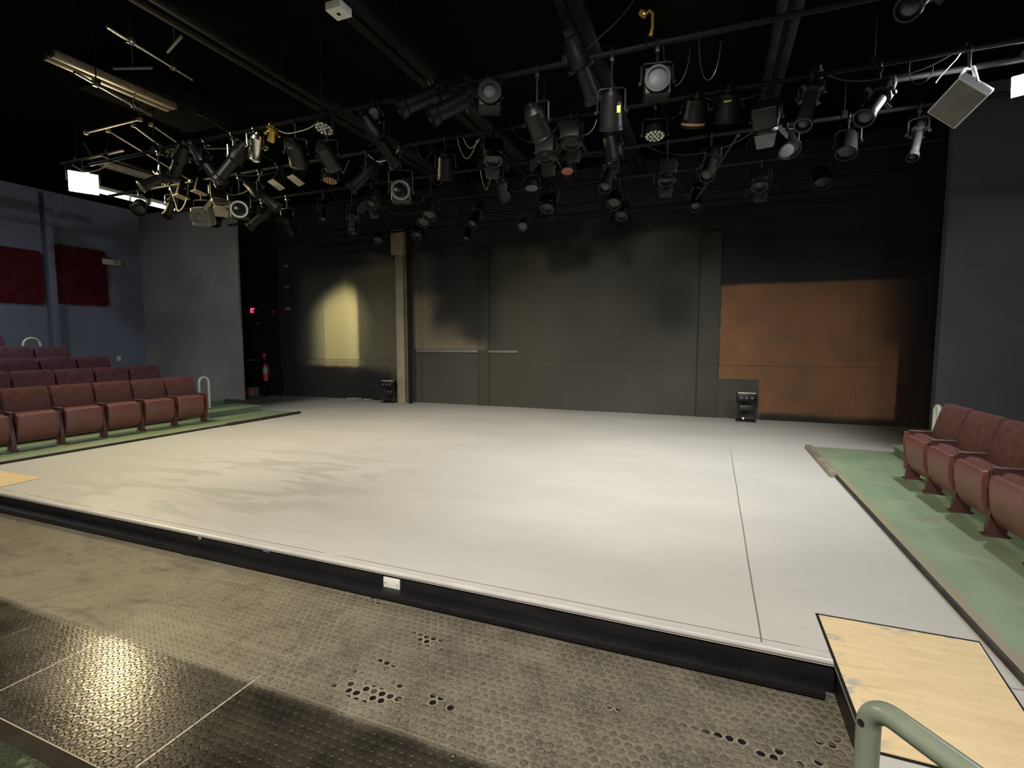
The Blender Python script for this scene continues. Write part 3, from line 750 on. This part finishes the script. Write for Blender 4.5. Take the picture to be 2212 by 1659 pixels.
for yy in (-.02, .60): MB().box((-.47, yy, -.015), (.47, yy+.04, .312), .005).build('box_band', 'ceiling_patch', d)

# ------------------------------------------------------------------ stage lighting instruments
def v_dir(yaw, tilt):
    a, b = math.radians(yaw), math.radians(tilt)
    return Vector((math.cos(a)*math.cos(b), math.sin(a)*math.cos(b), -math.sin(b)))
def base(name, label, cat, x, y, zc, yaw, wid, group, m='blackmetal', pz=PZ, deep=.0):
    t = thing(name, label, cat, (x, y, pz), 0, group)
    drop = pz-zc
    d = Vector((math.cos(math.radians(yaw)), math.sin(math.radians(yaw)), 0)); s = Vector((-d.y, d.x, 0))
    # C-clamp over the pipe
    a = arc((0, 0, 0), .034, math.radians(-60), math.radians(240), 12, (0, 1, 0), (0, 0, 1))
    cm = 'chrome' if group == 'left cluster of stage lights' else m
    MB().tube(a, .010, 8).box((-.018, -.02, -.075), (.018, .02, -.028), .005).lathe([(0, .009), (.05, .009)], 8, axis_mat((0, .02, -.045), (0, 1, 0))).build('pipe_clamp', cm, t)
    # yoke
    top = max(-drop+.16, -.30) if drop > .2 else -.06
    h = wid/2+.018
    pts = [s*h+Vector((0, 0, -drop)), s*h+Vector((0, 0, top-.02)), s*(h-.03)+Vector((0, 0, top)), -s*(h-.03)+Vector((0, 0, top)), -s*h+Vector((0, 0, top-.02)), -s*h+Vector((0, 0, -drop))]
    MB().tube(pts, .010, 6).tube([(0, 0, -.05), (0, 0, top)], .010, 8).build('yoke', cm, t)
    for q in (1, -1): MB().lathe([(0, .020), (.025, .016)], 10, axis_mat(s*h*q+Vector((0, 0, -drop)), s*q)).build('tilt_knob', m, t)
    return t, drop
def par(x, y, z, yaw, tilt, label, group='par cans on the lighting grid', lens='darklens', m='blackmetal', flap=None, r=.105, L=.30):
    t, dr = base('par_can', label, 'stage light', x, y, z, yaw, 2*r, group, m)
    A = axis_mat((0, 0, -dr), v_dir(yaw, tilt))
    MB().lathe([(-L*.55, .035), (-L*.53, .06), (-L*.42, .075), (-L*.36, r*.88), (L*.40, r), (L*.42, r*1.06), (L*.5, r*1.06), (L*.5, r*.9), (L*.40, r*.88)], 24, A, False).build('can', m, t)
    MB().lathe([(L*.41, r*.88), (L*.43, r*.6), (L*.44, .005)], 24, A, True).build('lens', lens, t)
    if flap:
        MB().box((-r*1.1, -r*1.15, L*.5), (r*1.1, r*1.15, L*.5+.006), 0, 1, A).build('gel_frame', flap, t)
    MB().lathe([(-L*.62, .02), (-L*.55, .03)], 10, A).build('cable_gland', m, t)
    return t
def leko(x, y, z, yaw, tilt, label, group='ellipsoidal spotlights on the lighting grid', m='blackmetal', L=.62, r=.085, lens='darklens'):
    t, dr = base('ellipsoidal_spotlight', label, 'stage light', x, y, z, yaw, 2*r+.03, group, m)
    A = axis_mat((0, 0, -dr), v_dir(yaw, tilt))
    MB().lathe([(-L*.42, .03), (-L*.40, .06), (-L*.22, r*.9), (-L*.14, r*1.15), (-L*.02, r*1.15), (0, r*.8)], 22, A).build('lamp_house', m, t)
    MB().lathe([(0, r*.8), (L*.42, r*.82), (L*.44, r*1.02), (L*.52, r*1.05), (L*.52, r*.9), (L*.47, r*.88)], 22, A, False).build('barrel', m, t)
    MB().lathe([(L*.47, r*.88), (L*.50, r*.5), (L*.505, .004)], 22, A).build('lens', lens, t)
    for a in range(4):
        B = A @ Matrix.Rotation(a*PI/2+.4, 4, 'Z'); MB().box((r*.8, -.018, -.004), (r*1.7, .018, .004), 0, 1, B).build('shutter_handle', m, t)
    MB().box((-.03, -.03, -L*.52), (.03, .03, -L*.40), .008, 2, A).build('cable_gland', m, t)
    return t
def fresnel(x, y, z, yaw, tilt, label, group='fresnels on the lighting grid', m='blackmetal', r=.095, rim='greymetal', lens='darklens', doors=True, doorm='blackmetal', sz=1.0):
    t, dr = base('fresnel_light', label, 'stage light', x, y, z, yaw, 2*r*1.2*sz, group, m)
    A = axis_mat((0, 0, -dr), v_dir(yaw, tilt)) @ Matrix.Scale(sz, 4)
    MB().box((-.115, -.12, -.15), (.115, .12, .06), .022, 3, A).lathe([(.06, .10), (.09, .105)], 22, A).build('housing', m, t)
    MB().lathe([(.088, .112), (.105, .112), (.105, r*.9), (.088, r*.9)], 24, A, False).build('front_ring', rim, t)
    MB().lathe([(.080, r*.95), (.100, r*.55), (.104, .004)], 24, A).build('lens', lens, t)
    if doors:
        for k in range(4):
            B = A @ Matrix.Rotation(k*PI/2, 4, 'Z') @ Matrix.Translation((.112, 0, .105)) @ Matrix.Rotation(math.radians(35), 4, 'Y')
            w2 = .10 if k % 2 else .085
            MB().add([(0, -w2, 0), (0, w2, 0), (0, w2*.75, .13), (0, -w2*.75, .13), (.003, -w2, 0), (.003, w2, 0), (.003, w2*.75, .13), (.003, -w2*.75, .13)],
                     [(0, 1, 2, 3), (4, 7, 6, 5), (0, 4, 5, 1), (1, 5, 6, 2), (2, 6, 7, 3), (3, 7, 4, 0)], B).build('barn_door', doorm, t)
    return t
def ledpar(x, y, z, yaw, tilt, label, face='dots', r=.11, group='flat round lamps on the lighting grid', dots=True):
    t, dr = base('flat_par_light', label, 'stage light', x, y, z, yaw, 2*r, group)
    A = axis_mat((0, 0, -dr), v_dir(yaw, tilt))
    MB().lathe([(-.09, r*.5), (-.07, r*.92), (0, r), (.015, r)], 26, A).build('housing', 'blackmetal', t)
    if dots:
        m = MB(); k = 0
        for rr, nn in ((0, 1), (r*.38, 6), (r*.74, 12)):
            for i in range(nn):
                a = 2*PI*i/nn; m.lathe([(.015, .0165), (.022, .0165), (.026, .008)], 8, A @ Matrix.Translation((rr*math.cos(a), rr*math.sin(a), 0)))
        m.build('lens_cluster', face, t)
    else:
        MB().lathe([(.015, r*.88), (.022, r*.80), (.026, .01)], 22, A).build('lens', face, t)
    return t

pipe([(-10.0, 5.14, 4.365), (-8.4, 5.14, 4.365)], 'short black pipe carrying the glowing warm flood lamp')
# --- near-left cluster around the glowing lamp
t = thing('flood_lamp', 'glowing warm square flood lamp hanging at far left of the grid', 'flood lamp', (-9.46, 5.14, 4.34))
dv = Vector((.86, -.42, -.30)).normalized(); A = axis_mat((0, 0, -.34), dv)
MB().tube([(0, 0, 0), (0, 0, -.12)], .012, 8).tube([(.09, .19, -.34), (.09, .19, -.12), (-.09, -.19, -.12), (-.09, -.19, -.34)], .009, 8).build('yoke', 'blackmetal', t)
MB().box((-.19, -.16, -.10), (.19, .16, .0), .02, 3, A).build('housing', 'blackmetal', t)
MB().box((-.185, -.155, .0), (.185, .155, .012), .004, 2, A).build('lamp_glass', 'bulb', t)
MB().tube([(0, 0, -.1), (.02, .12, -.02), (-.03, .15, .15), (0, .02, .3)], .008, 6).build('cable', 'cable', t)
for k, (y0, y1, lab) in enumerate(((6.12, 7.05, 'longer glowing fluorescent batten right behind the warm flood lamp'), (7.14, 7.66, 'shorter glowing fluorescent batten to the right of the longer one'))):
    t = thing('fluorescent_light', lab, 'fluorescent light', (-11.0, (y0+y1)/2, 4.36)); h = (y1-y0)/2
    MB().box((-.07, -h, 0), (.07, h, .07), .008).build('housing', 'white', t)
    MB().tube([(-.035, -h+.02, -.035), (-.035, h-.02, -.035)], .019, 12).build('tube', 'tube', t)
    MB().tube([(.035, -h+.02, -.035), (.035, h-.02, -.035)], .019, 12).build('tube', 'tube', t)
    for q in (-1, 1):
        MB().box((-.06, q*h-.015, -.06), (.06, q*h+.015, .02), .004).build('tube_holder', 'white', t)
        MB().tube([(0, q*h*.7, .07), (0, q*h*.7, .64)], .006, 6).build('hanger', 'greymetal', t)
exec_list = []
fresnel(-7.61, 5.75, 3.44, -62, 18, 'pale grey box floodlight hanging lowest in the left cluster', 'left cluster of stage lights', 'palegrey', .07, 'palegrey', 'palegrey', False, sz=1.15)
fresnel(-7.18, 5.75, 3.72, -40, 75, 'fresnel with a wide pale triangular barn door above the grey box floodlight', 'left cluster of stage lights', 'blackmetal', .095, 'gelframe', 'darklens', True, 'gelframe', 1.15)
fresnel(-6.78, 5.75, 3.46, -45, 5, 'black fresnel with a pale rim facing the camera, right end of the left cluster', 'left cluster of stage lights', 'greymetal', .10, 'white_metal', 'darklens', False, sz=1.1)
fresnel(-3.87, 5.75, 3.42, -60, 5, 'dark fresnel with a dull rim hanging above the top of the tan column', 'rimmed fresnels', 'greymetal', .10, 'palegrey', 'darklens', False, sz=1.1)
par(-8.02, 5.75, 3.90, -100, 78, 'left one of two small par cans with pale gel frames in the left cluster', 'left cluster of stage lights', 'darklens', 'blackmetal', 'gelframe', .085, .24)
par(-7.60, 5.75, 3.92, -100, 78, 'right one of two small par cans with pale gel frames in the left cluster', 'left cluster of stage lights', 'darklens', 'blackmetal', 'gelframe', .085, .24)
par(-5.95, 5.75, 3.84, -110, 62, 'left one of two par cans with tilted pale frames left of the ceiling centre', 'paired par cans', 'darklens', 'blackmetal', 'gelframe', .085, .24)
par(-5.58, 5.75, 3.86, -110, 62, 'right one of two par cans with tilted pale frames left of the ceiling centre', 'paired par cans', 'darklens', 'blackmetal', 'gelframe', .085, .24)
par(-5.19, 4.66, 3.79, 150, 50, 'shiny bare-metal par can glinting bright gold at the left', 'shiny par cans', 'darklens', 'chrome', None, .075, .30)
par(-4.92, 4.66, 3.90, 150, 50, 'small shiny par can glinting gold behind the larger gold glint', 'shiny par cans', 'darklens', 'brass', None, .045, .16)
leko(-6.93, 4.66, 3.63, -120, 35, 'spotlight with pale shutter handles at the left edge of the cluster', 'left cluster of stage lights', 'greymetal', .50, .075)
leko(-6.53, 4.66, 3.83, 160, 30, 'black spotlight tilted left under the tan twin-track beam', 'left cluster of stage lights')
leko(-5.56, 4.66, 3.69, 200, 48, 'black spotlight hanging left of the gold par can', 'left cluster of stage lights')
leko(-6.35, 5.75, 3.66, 30, 40, 'black spotlight between the rimmed fresnel and the paired par cans', 'left cluster of stage lights', 'greymetal')
par(-7.01, 6.9, 3.63, -80, 45, 'black par can low behind the left cluster', 'left cluster of stage lights', 'darklens')
par(-9.1, 5.75, 3.74, -40, 35, 'black par can hanging between the warm flood lamp and the cluster', 'left cluster of stage lights', 'darklens')
leko(-8.30, 5.75, 3.70, -70, 60, 'black spotlight pointing down beside the fluorescent battens', 'left cluster of stage lights', 'greymetal', .5, .07)
leko(-6.19, 6.9, 3.71, -60, 60, 'left one of two slim spotlights pointing down before the yellow patch', 'slim spotlights pointing down', 'blackmetal', .5, .06)
leko(-5.60, 6.9, 3.50, -60, 62, 'right one of two slim spotlights pointing down before the yellow patch', 'slim spotlights pointing down', 'greymetal', .5, .055)
leko(-6.54, 8.1, 3.77, -60, 55, 'black spotlight pointing down on the fourth pipe above the yellow patch', 'ellipsoidal spotlights on the lighting grid')
par(-4.56, 4.66, 3.64, 120, 35, 'black par can turned away beside the gold glints')
par(-4.10, 4.66, 3.55, 100, 30, 'black par can below the white-dotted flat lamp')
ledpar(-4.14, 4.66, 3.86, -95, 70, 'flat round lamp with clear white dots left of the middle beam')
ledpar(-.65, 5.75, 3.67, -80, 80, 'flat round lamp with clear white dots right of the ceiling centre')
ledpar(-1.94, 6.9, 3.81, -80, 72, 'flat round lamp with a dull red face at the ceiling centre', 'redgel', .09, dots=False)
ledpar(-5.03, 5.75, 3.71, -80, 78, 'flat round lamp with an amber striped face left of the column', 'browngel', .10, dots=True)
ledpar(-2.46, 6.9, 3.64, -80, 80, 'flat round lamp with a grey face low above the middle of the back wall', 'lens', .10, dots=False)
ledpar(-3.46, 4.66, 3.90, -60, 20, 'small flat lamp with a pale round face beside the middle beam', 'lens', .06, dots=False)
leko(-2.70, 4.66, 3.98, 215, 28, 'long black spotlight slanting down left near the top centre, upper one', 'long slanting spotlights', 'blackmetal', .80, .10)
leko(-2.35, 4.66, 3.86, 215, 30, 'long black spotlight slanting down left near the top centre, lower one', 'long slanting spotlights', 'blackmetal', .80, .10)
fresnel(-2.10, 4.66, 3.84, -65, -2, 'black lamp with a softly shining round lens facing the camera', 'fresnels on the lighting grid', 'blackmetal', .075, 'blackmetal', 'lens', False)
fresnel(-.52, 4.66, 3.68, -80, 5, 'black box lamp with a large pale oval lens right of centre', 'fresnels on the lighting grid', 'blackmetal', .098, 'blackmetal', 'lens', False, sz=.95)
t = par(-.91, 4.66, 3.50, 100, 65, 'black par can with a yellow tag right of centre')
MB().box((.07, -.105, -.56), (.10, -.10, -.50), .001).build('yellow_tag', 'yellow', t)
fresnel(-1.87, 5.75, 3.66, -85, 80, 'dull grey fresnel pointing straight down, left one of the pair at centre', 'grey fresnels at the centre', 'greymetal', .09, 'greymetal', 'darklens', True, 'greymetal', .98)
fresnel(-1.57, 5.75, 3.78, -85, 80, 'dull grey fresnel pointing straight down, right one of the pair at centre', 'grey fresnels at the centre', 'greymetal', .09, 'greymetal', 'darklens', True, 'greymetal', .98)
t = par(-.25, 5.75, 3.84, 110, 62, 'black par can with an orange ring right of the oval lens lamp', m='blackmetal', r=.12)
MB().lathe([(.10, .123), (.13, .124)], 24, axis_mat((0, 0, -.16), v_dir(110, 62)), False).build('orange_ring', 'orangegel', t)
t = par(.06, 5.75, 3.84, 95, 65, 'black par can with a yellow strip, right neighbour of the orange-ringed can', r=.12)
MB().box((-.035, -.122, -.165), (.035, -.118, -.150), .001).build('yellow_strip', 'yellow', t)
leko(.80, 5.75, 3.82, 250, 55, 'long glinting spotlight slanting down at the right of the grid', 'long slanting spotlights at right', 'greymetal', .85, .075)
par(.73, 6.9, 3.80, -70, 55, 'dark par can with a round rim below the long glinting spotlight', 'par cans on the lighting grid', 'lens', 'blackmetal', None, .12)
leko(2.0, 6.9, 3.72, 245, 55, 'slim spotlight hanging left of the white flood box', 'long slanting spotlights at right', 'greymetal', .75, .055)
leko(-1.19, 4.66, 3.94, 70, 45, 'black spotlight with a blue and white taped clamp above centre')
tag(MB().box((-1.235, 4.60, 4.03), (-1.195, 4.64, 4.13), .008).build('tape_wrap', 'bluewhite'), 'blue and white tape wrap on the nearest pipe above centre', 'tape')
t = thing('brass_hook', 'yellow brass hook clamp hanging at the top right of centre', 'hook', (-.61, 4.60, 4.09))
MB().tube([(0, 0, .14), (.02, 0, .16), (.05, 0, .13), (.05, 0, .02), (.03, 0, -.05)], .013, 8).build('hook', 'brass', t)
MB().lathe([(0, .03), (.05, .024)], 14, axis_mat((-.02, -.01, .13), (-.4, -1, -.2))).build('wing_bolt', 'brass', t)
MB().tube([(.0, 0, -.03), (.0, 0, -.13)], .006, 6).tube([(.055, 0, -.03), (.055, 0, -.13)], .006, 6).build('pins', 'chrome', t)
leko(-3.40, 4.66, 3.63, 60, 50, 'black spotlight hanging below the middle beam')
par(-1.61, 4.66, 3.52, 80, 40, 'black par can below the long slanting spotlights')
fresnel(-.62, 6.9, 3.60, -80, 70, 'black fresnel low over the middle right of the back wall')
par(-4.11, 6.9, 3.50, -80, 60, 'black par can behind and right of the rimmed fresnel')
par(-3.5, 9.35, 3.74, -80, 40, 'small par can near the back wall at the middle', 'par cans on the lighting grid', 'lens', 'greymetal', None, .09, .22)
fresnel(-5.9, 9.35, 3.76, -70, 50, 'black fresnel on the fifth pipe right of the column')
par(-8.2, 8.1, 3.80, 105.8, 35, 'black par can on the fourth pipe with an added spot on the yellow wall patch')
sd = bpy.data.lights.new('added_patch_spot', 'SPOT'); sd.energy = 250; sd.color = (1.0, .90, .62); sd.spot_size = math.radians(46); sd.spot_blend = 1.0; sd.shadow_soft_size = .06  # added spot lifting the yellow patch beyond what its paint gives
so = bpy.data.objects.new('added_patch_spot', sd); C.objects.link(so); so.location = Vector((-8.2, 8.1, 3.80)) + v_dir(105.8, 35)*.17
so.rotation_euler = (Vector((-8.95, 10.4, 1.85))-so.location).to_track_quat('-Z', 'Y').to_euler()
leko(-3.9, 8.1, 3.70, -90, 50, 'black spotlight on the fourth pipe at the middle')
leko(-.3, 8.1, 3.66, -90, 55, 'black spotlight on the fourth pipe over the right of the stage')
par(1.3, 8.1, 3.70, -90, 55, 'black par can on the fourth pipe near the right masking wall')
leko(1.35, 4.66, 3.98, 230, 40, 'black spotlight at the top edge right of centre')
par(-2.9, 6.9, 3.66, 90, 50, 'black par can on the third pipe left of the grey-faced lamp')
par(-6.9, 9.35, 3.75, -60, 45, 'black par can on the fifth pipe just left of the column')

# more dark instruments crowding the grid
k_ = 0
for (x, y, z, yaw, tl, kind, lab) in (
    (-8.75, 6.9, 3.78, -60, 50, 'p', 'black par can behind the pale grey box floodlight'),
    (-7.6, 6.9, 3.72, 200, 40, 'l', 'black spotlight behind the two small gel-framed par cans'),
    (-6.05, 4.66, 3.72, 30, 55, 'l', 'black spotlight tight beside the tan braces at the left of the nearest pipe'),
    (-7.35, 5.15, 3.74, 170, 20, 'p', 'x'),
    (-5.2, 6.9, 3.74, -90, 60, 'f', 'black fresnel just right of the two slim downward spotlights'),
    (-4.4, 5.75, 3.72, 210, 45, 'l', 'black spotlight left of the dull-rimmed fresnel'),
    (-3.2, 5.75, 3.66, 120, 60, 'p', 'black par can right of the dull-rimmed fresnel'),
    (-2.55, 5.75, 3.72, -60, 65, 'f', 'black fresnel left of the dull grey pair at the centre'),
    (-1.1, 5.75, 3.60, 60, 70, 'p', 'black par can just right of the dull grey fresnel pair'),
    (-1.35, 6.9, 3.72, -100, 55, 'l', 'black spotlight right of the red-faced flat lamp'),
    (-.1, 6.9, 3.70, -100, 50, 'l', 'black spotlight behind the orange-ringed par can'),
    (.42, 5.75, 3.66, 80, 50, 'f', 'black fresnel between the yellow-striped can and the long glinting spotlight'),
    (1.35, 5.75, 3.70, 230, 45, 'l', 'black spotlight between the long glinting one and the white flood box'),
    (1.35, 6.9, 3.70, -110, 60, 'p', 'black par can left of the slim spotlight at right'),
    (-4.95, 8.1, 3.70, -80, 45, 'p', 'black par can on the fourth pipe right of the column'),
    (-2.6, 8.1, 3.72, -90, 55, 'f', 'black fresnel on the fourth pipe right of centre'),
    (-1.5, 8.1, 3.70, -90, 50, 'p', 'black par can on the fourth pipe, second from its right end spotlight'),
    (.55, 8.1, 3.72, -100, 60, 'f', 'black fresnel on the fourth pipe over the orange wall block'),
    (-4.7, 9.35, 3.76, -80, 55, 'l', 'black spotlight on the fifth pipe at the middle left'),
    (-1.6, 9.35, 3.78, -90, 50, 'f', 'black fresnel on the fifth pipe at the middle right')):
    if lab == 'x': continue
    grp = 'left cluster of stage lights' if x < -6 else 'dark lights crowding the grid'
    if kind == 'p': par(x, y, z, yaw, tl, lab, grp)
    elif kind == 'l': leko(x, y, z, yaw, tl, lab, grp)
    else: fresnel(x, y, z, yaw, tl, lab, grp)
rs = random.Random(5)
for i in range(22):
    y = rs.choice([4.66, 5.75, 5.75, 6.9, 6.9, 8.1]); x = rs.uniform(-7.5 if i % 2 else -5, 1.8); q = rs.uniform(.08, .22); dp = rs.uniform(.12, .34)
    pts = [Vector((x, y, PZ+.03))]
    for j in range(13):
        a = PI*j/12; pts.append(Vector((x+.5*q*(1-math.cos(a)), y+.03*math.sin(2*a)+.01*j, PZ-.02-dp*math.sin(a))))
    tag(MB().tube(pts, .0045, 6).build('safety_cable', 'palecable' if i % 4 == 0 else 'greymetal'), 'thin safety cable loop hanging from a cross pipe of the lighting grid', 'cable', 'safety cables on the grid')
for (a, b, lab) in (
    ((-5.35, 3.75, 4.45), (-4.95, 3.62, 4.45), 'short dull grey bar tag hanging left of the middle beams'),
    ((-6.15, 3.70, 4.42), (-5.75, 3.85, 4.42), 'short dull grey bar between the tan beam and the bright bare pipe'),
    ((.78, 4.42, 4.3), (1.02, 4.45, 4.3), 'short pale grey bar near the top edge right of centre')):
    mid = (Vector(a)+Vector(b))/2
    tag(MB().tube([a, b], .014, 8).tube([mid, (mid.x, mid.y, 5.0)], .004, 6).build('short_bar', 'palegrey'), lab, 'bar')
diag((-6.15, 4.7, 4.35), (-5.95, 5.7, 4.03), 'thin brace bar above the gel-framed par cans', 'blackmetal', .012)
diag((-7.0, 4.66, 4.02), (-6.2, 5.75, 4.30), 'thin brace crossing behind the left cluster', 'tan_metal', .010)
diag((-2.4, 6.95, 4.0), (-1.7, 8.0, 4.35), 'dark brace over the middle of the back wall', 'blackmetal', .014)
diag((.2, 6.95, 3.98), (-.35, 8.0, 3.45), 'dark hanging boom arm right of the ceiling centre', 'greymetal', .018)
# white flood box at the upper right
t = thing('flood_lamp', 'white boxy flood lamp with a triangular white yoke at upper right', 'flood lamp', (2.0, 5.75, 4.0))
A = axis_mat((-.04, .0, -.42), (-.55, -.62, -.62), math.radians(35))
MB().box((-.17, -.14, -.04), (.17, .14, .09), .012, 2, A).build('housing', 'white_metal', t)
MB().box((-.158, -.128, .085), (.158, .128, .097), .003, 2, A).build('front_glass', 'dullface', t)
MB().box((-.05, -.05, -.10), (.05, .05, -.04), .01, 2, A).build('rear_box', 'white_metal', t)
a1 = A @ Vector((.17, .0, .02)); a2 = A @ Vector((-.17, .0, .02)); tp = Vector((.02, .05, -.14))
MB().tube([a1, tp+Vector((.03, 0, 0)), tp-Vector((.03, 0, 0)), a2], .018, 4).build('yoke', 'white_metal', t)
MB().tube(arc((0, 0, 0), .034, -1, 4.2, 12, (0, 1, 0), (0, 0, 1)), .011, 8).tube([(0, 0, -.03), tp], .014, 8).build('pipe_clamp', 'blackmetal', t)
MB().tube([(-.02, 0, .05), (-.08, .05, -.05), (-.16, .1, -.14), (-.20, .1, -.2)], .006, 6).build('safety_chain', 'chrome', t)
# bright cool lamp at the right edge
t = thing('flood_lamp', 'glaring cool white lamp cut by the upper right edge of the picture', 'flood lamp', (2.63, 6.25, 4.03))
A = axis_mat((0, 0, -.20), (-.35, -.75, -.50))
MB().box((-.13, -.10, -.08), (.13, .10, 0), .02, 3, A).build('housing', 'blackmetal', t)
MB().box((-.12, -.09, 0), (.12, .09, .01), .003, 2, A).build('lamp_glass', 'led', t)
MB().tube([(0, 0, 0), (0, 0, -.12)], .012, 8).tube([(.1, -.1, -.2), (.1, -.1, -.09), (-.1, .1, -.09), (-.1, .1, -.2)], .008, 6).build('yoke', 'blackmetal', t)

# ------------------------------------------------------------------ cables on the grid
def cable(a, b, sag, label, m='cable', r=.007):
    a, b = Vector(a), Vector(b); pts = []
    for i in range(17):
        u = i/16; p = a.lerp(b, u); p.z -= sag*4*u*(1-u); p.y += .02*math.sin(u*9); pts.append(p)
    tag(MB().tube(pts, r, 6).build('power_cable', m), label, 'cable', 'cables slung along the lighting grid')
cable((-8.9, 4.7, 4.08), (-7.9, 4.66, 4.03), .16, 'thin cable sagging above the glowing flood lamp', 'palecable')
cable((-8.25, 5.7, 3.98), (-7.9, 5.75, 3.98), .42, 'pale cable looped down at the left of the cluster', 'palecable', .009)
cable((-7.3, 5.7, 3.98), (-6.3, 5.75, 3.98), .30, 'cable sagging across the left cluster', 'palecable', .008)
cable((-6.6, 4.66, 3.98), (-5.9, 5.75, 3.98), .22, 'cable crossing between the first two pipes at left')
cable((-4.9, 4.66, 3.98), (-4.2, 4.66, 3.98), .12, 'pale cable curve under the flat dotted lamp at left', 'palecable', .006)
cable((-4.4, 5.75, 3.98), (-3.9, 5.75, 3.98), .14, 'pale curved cable below the left beam', 'palecable', .009)
cable((-2.9, 4.66, 3.98), (-2.2, 4.66, 3.98), .26, 'cable loop hanging under the long slanting spotlights', 'greymetal')
cable((-2.3, 5.75, 3.98), (-1.7, 5.75, 3.98), .2, 'cable loop beside the grey fresnels', 'greymetal')
cable((-1.4, 4.66, 4.0), (-.7, 4.66, 4.45), .1, 'cable rising from the blue taped clamp to the beam', 'greymetal')
cable((-.2, 5.75, 4.0), (.5, 5.75, 4.0), .12, 'cable between the yellow-marked can and the beam')
cable((.9, 5.75, 4.0), (1.9, 5.75, 4.0), .14, 'cable running to the white flood box')
cable((1.0, 4.4, 4.5), (1.35, 4.66, 4.05), -.08, 'grey cable arching down at the top right', 'greymetal', .012)
cable((-.9, 6.9, 4.0), (.4, 6.9, 4.0), .2, 'cable sagging on the third pipe at right', 'greymetal')
cable((-5.9, 8.1, 4.0), (-4.6, 8.1, 4.0), .2, 'cable sagging on the fourth pipe', 'greymetal')
# small white junction plate at the top
t = thing('junction_box', 'white square junction box on the middle beam at the top edge', 'junction box', (-3.16, 3.78, 4.36))
MB().box((-.08, -.08, -.02), (.08, .08, .05), .006).build('cover', 'white', t)
MB().lathe([(0, .018), (.004, .018)], 12, axis_mat((0, 0, -.02), (0, 0, -1))).build('knockout', 'black', t)
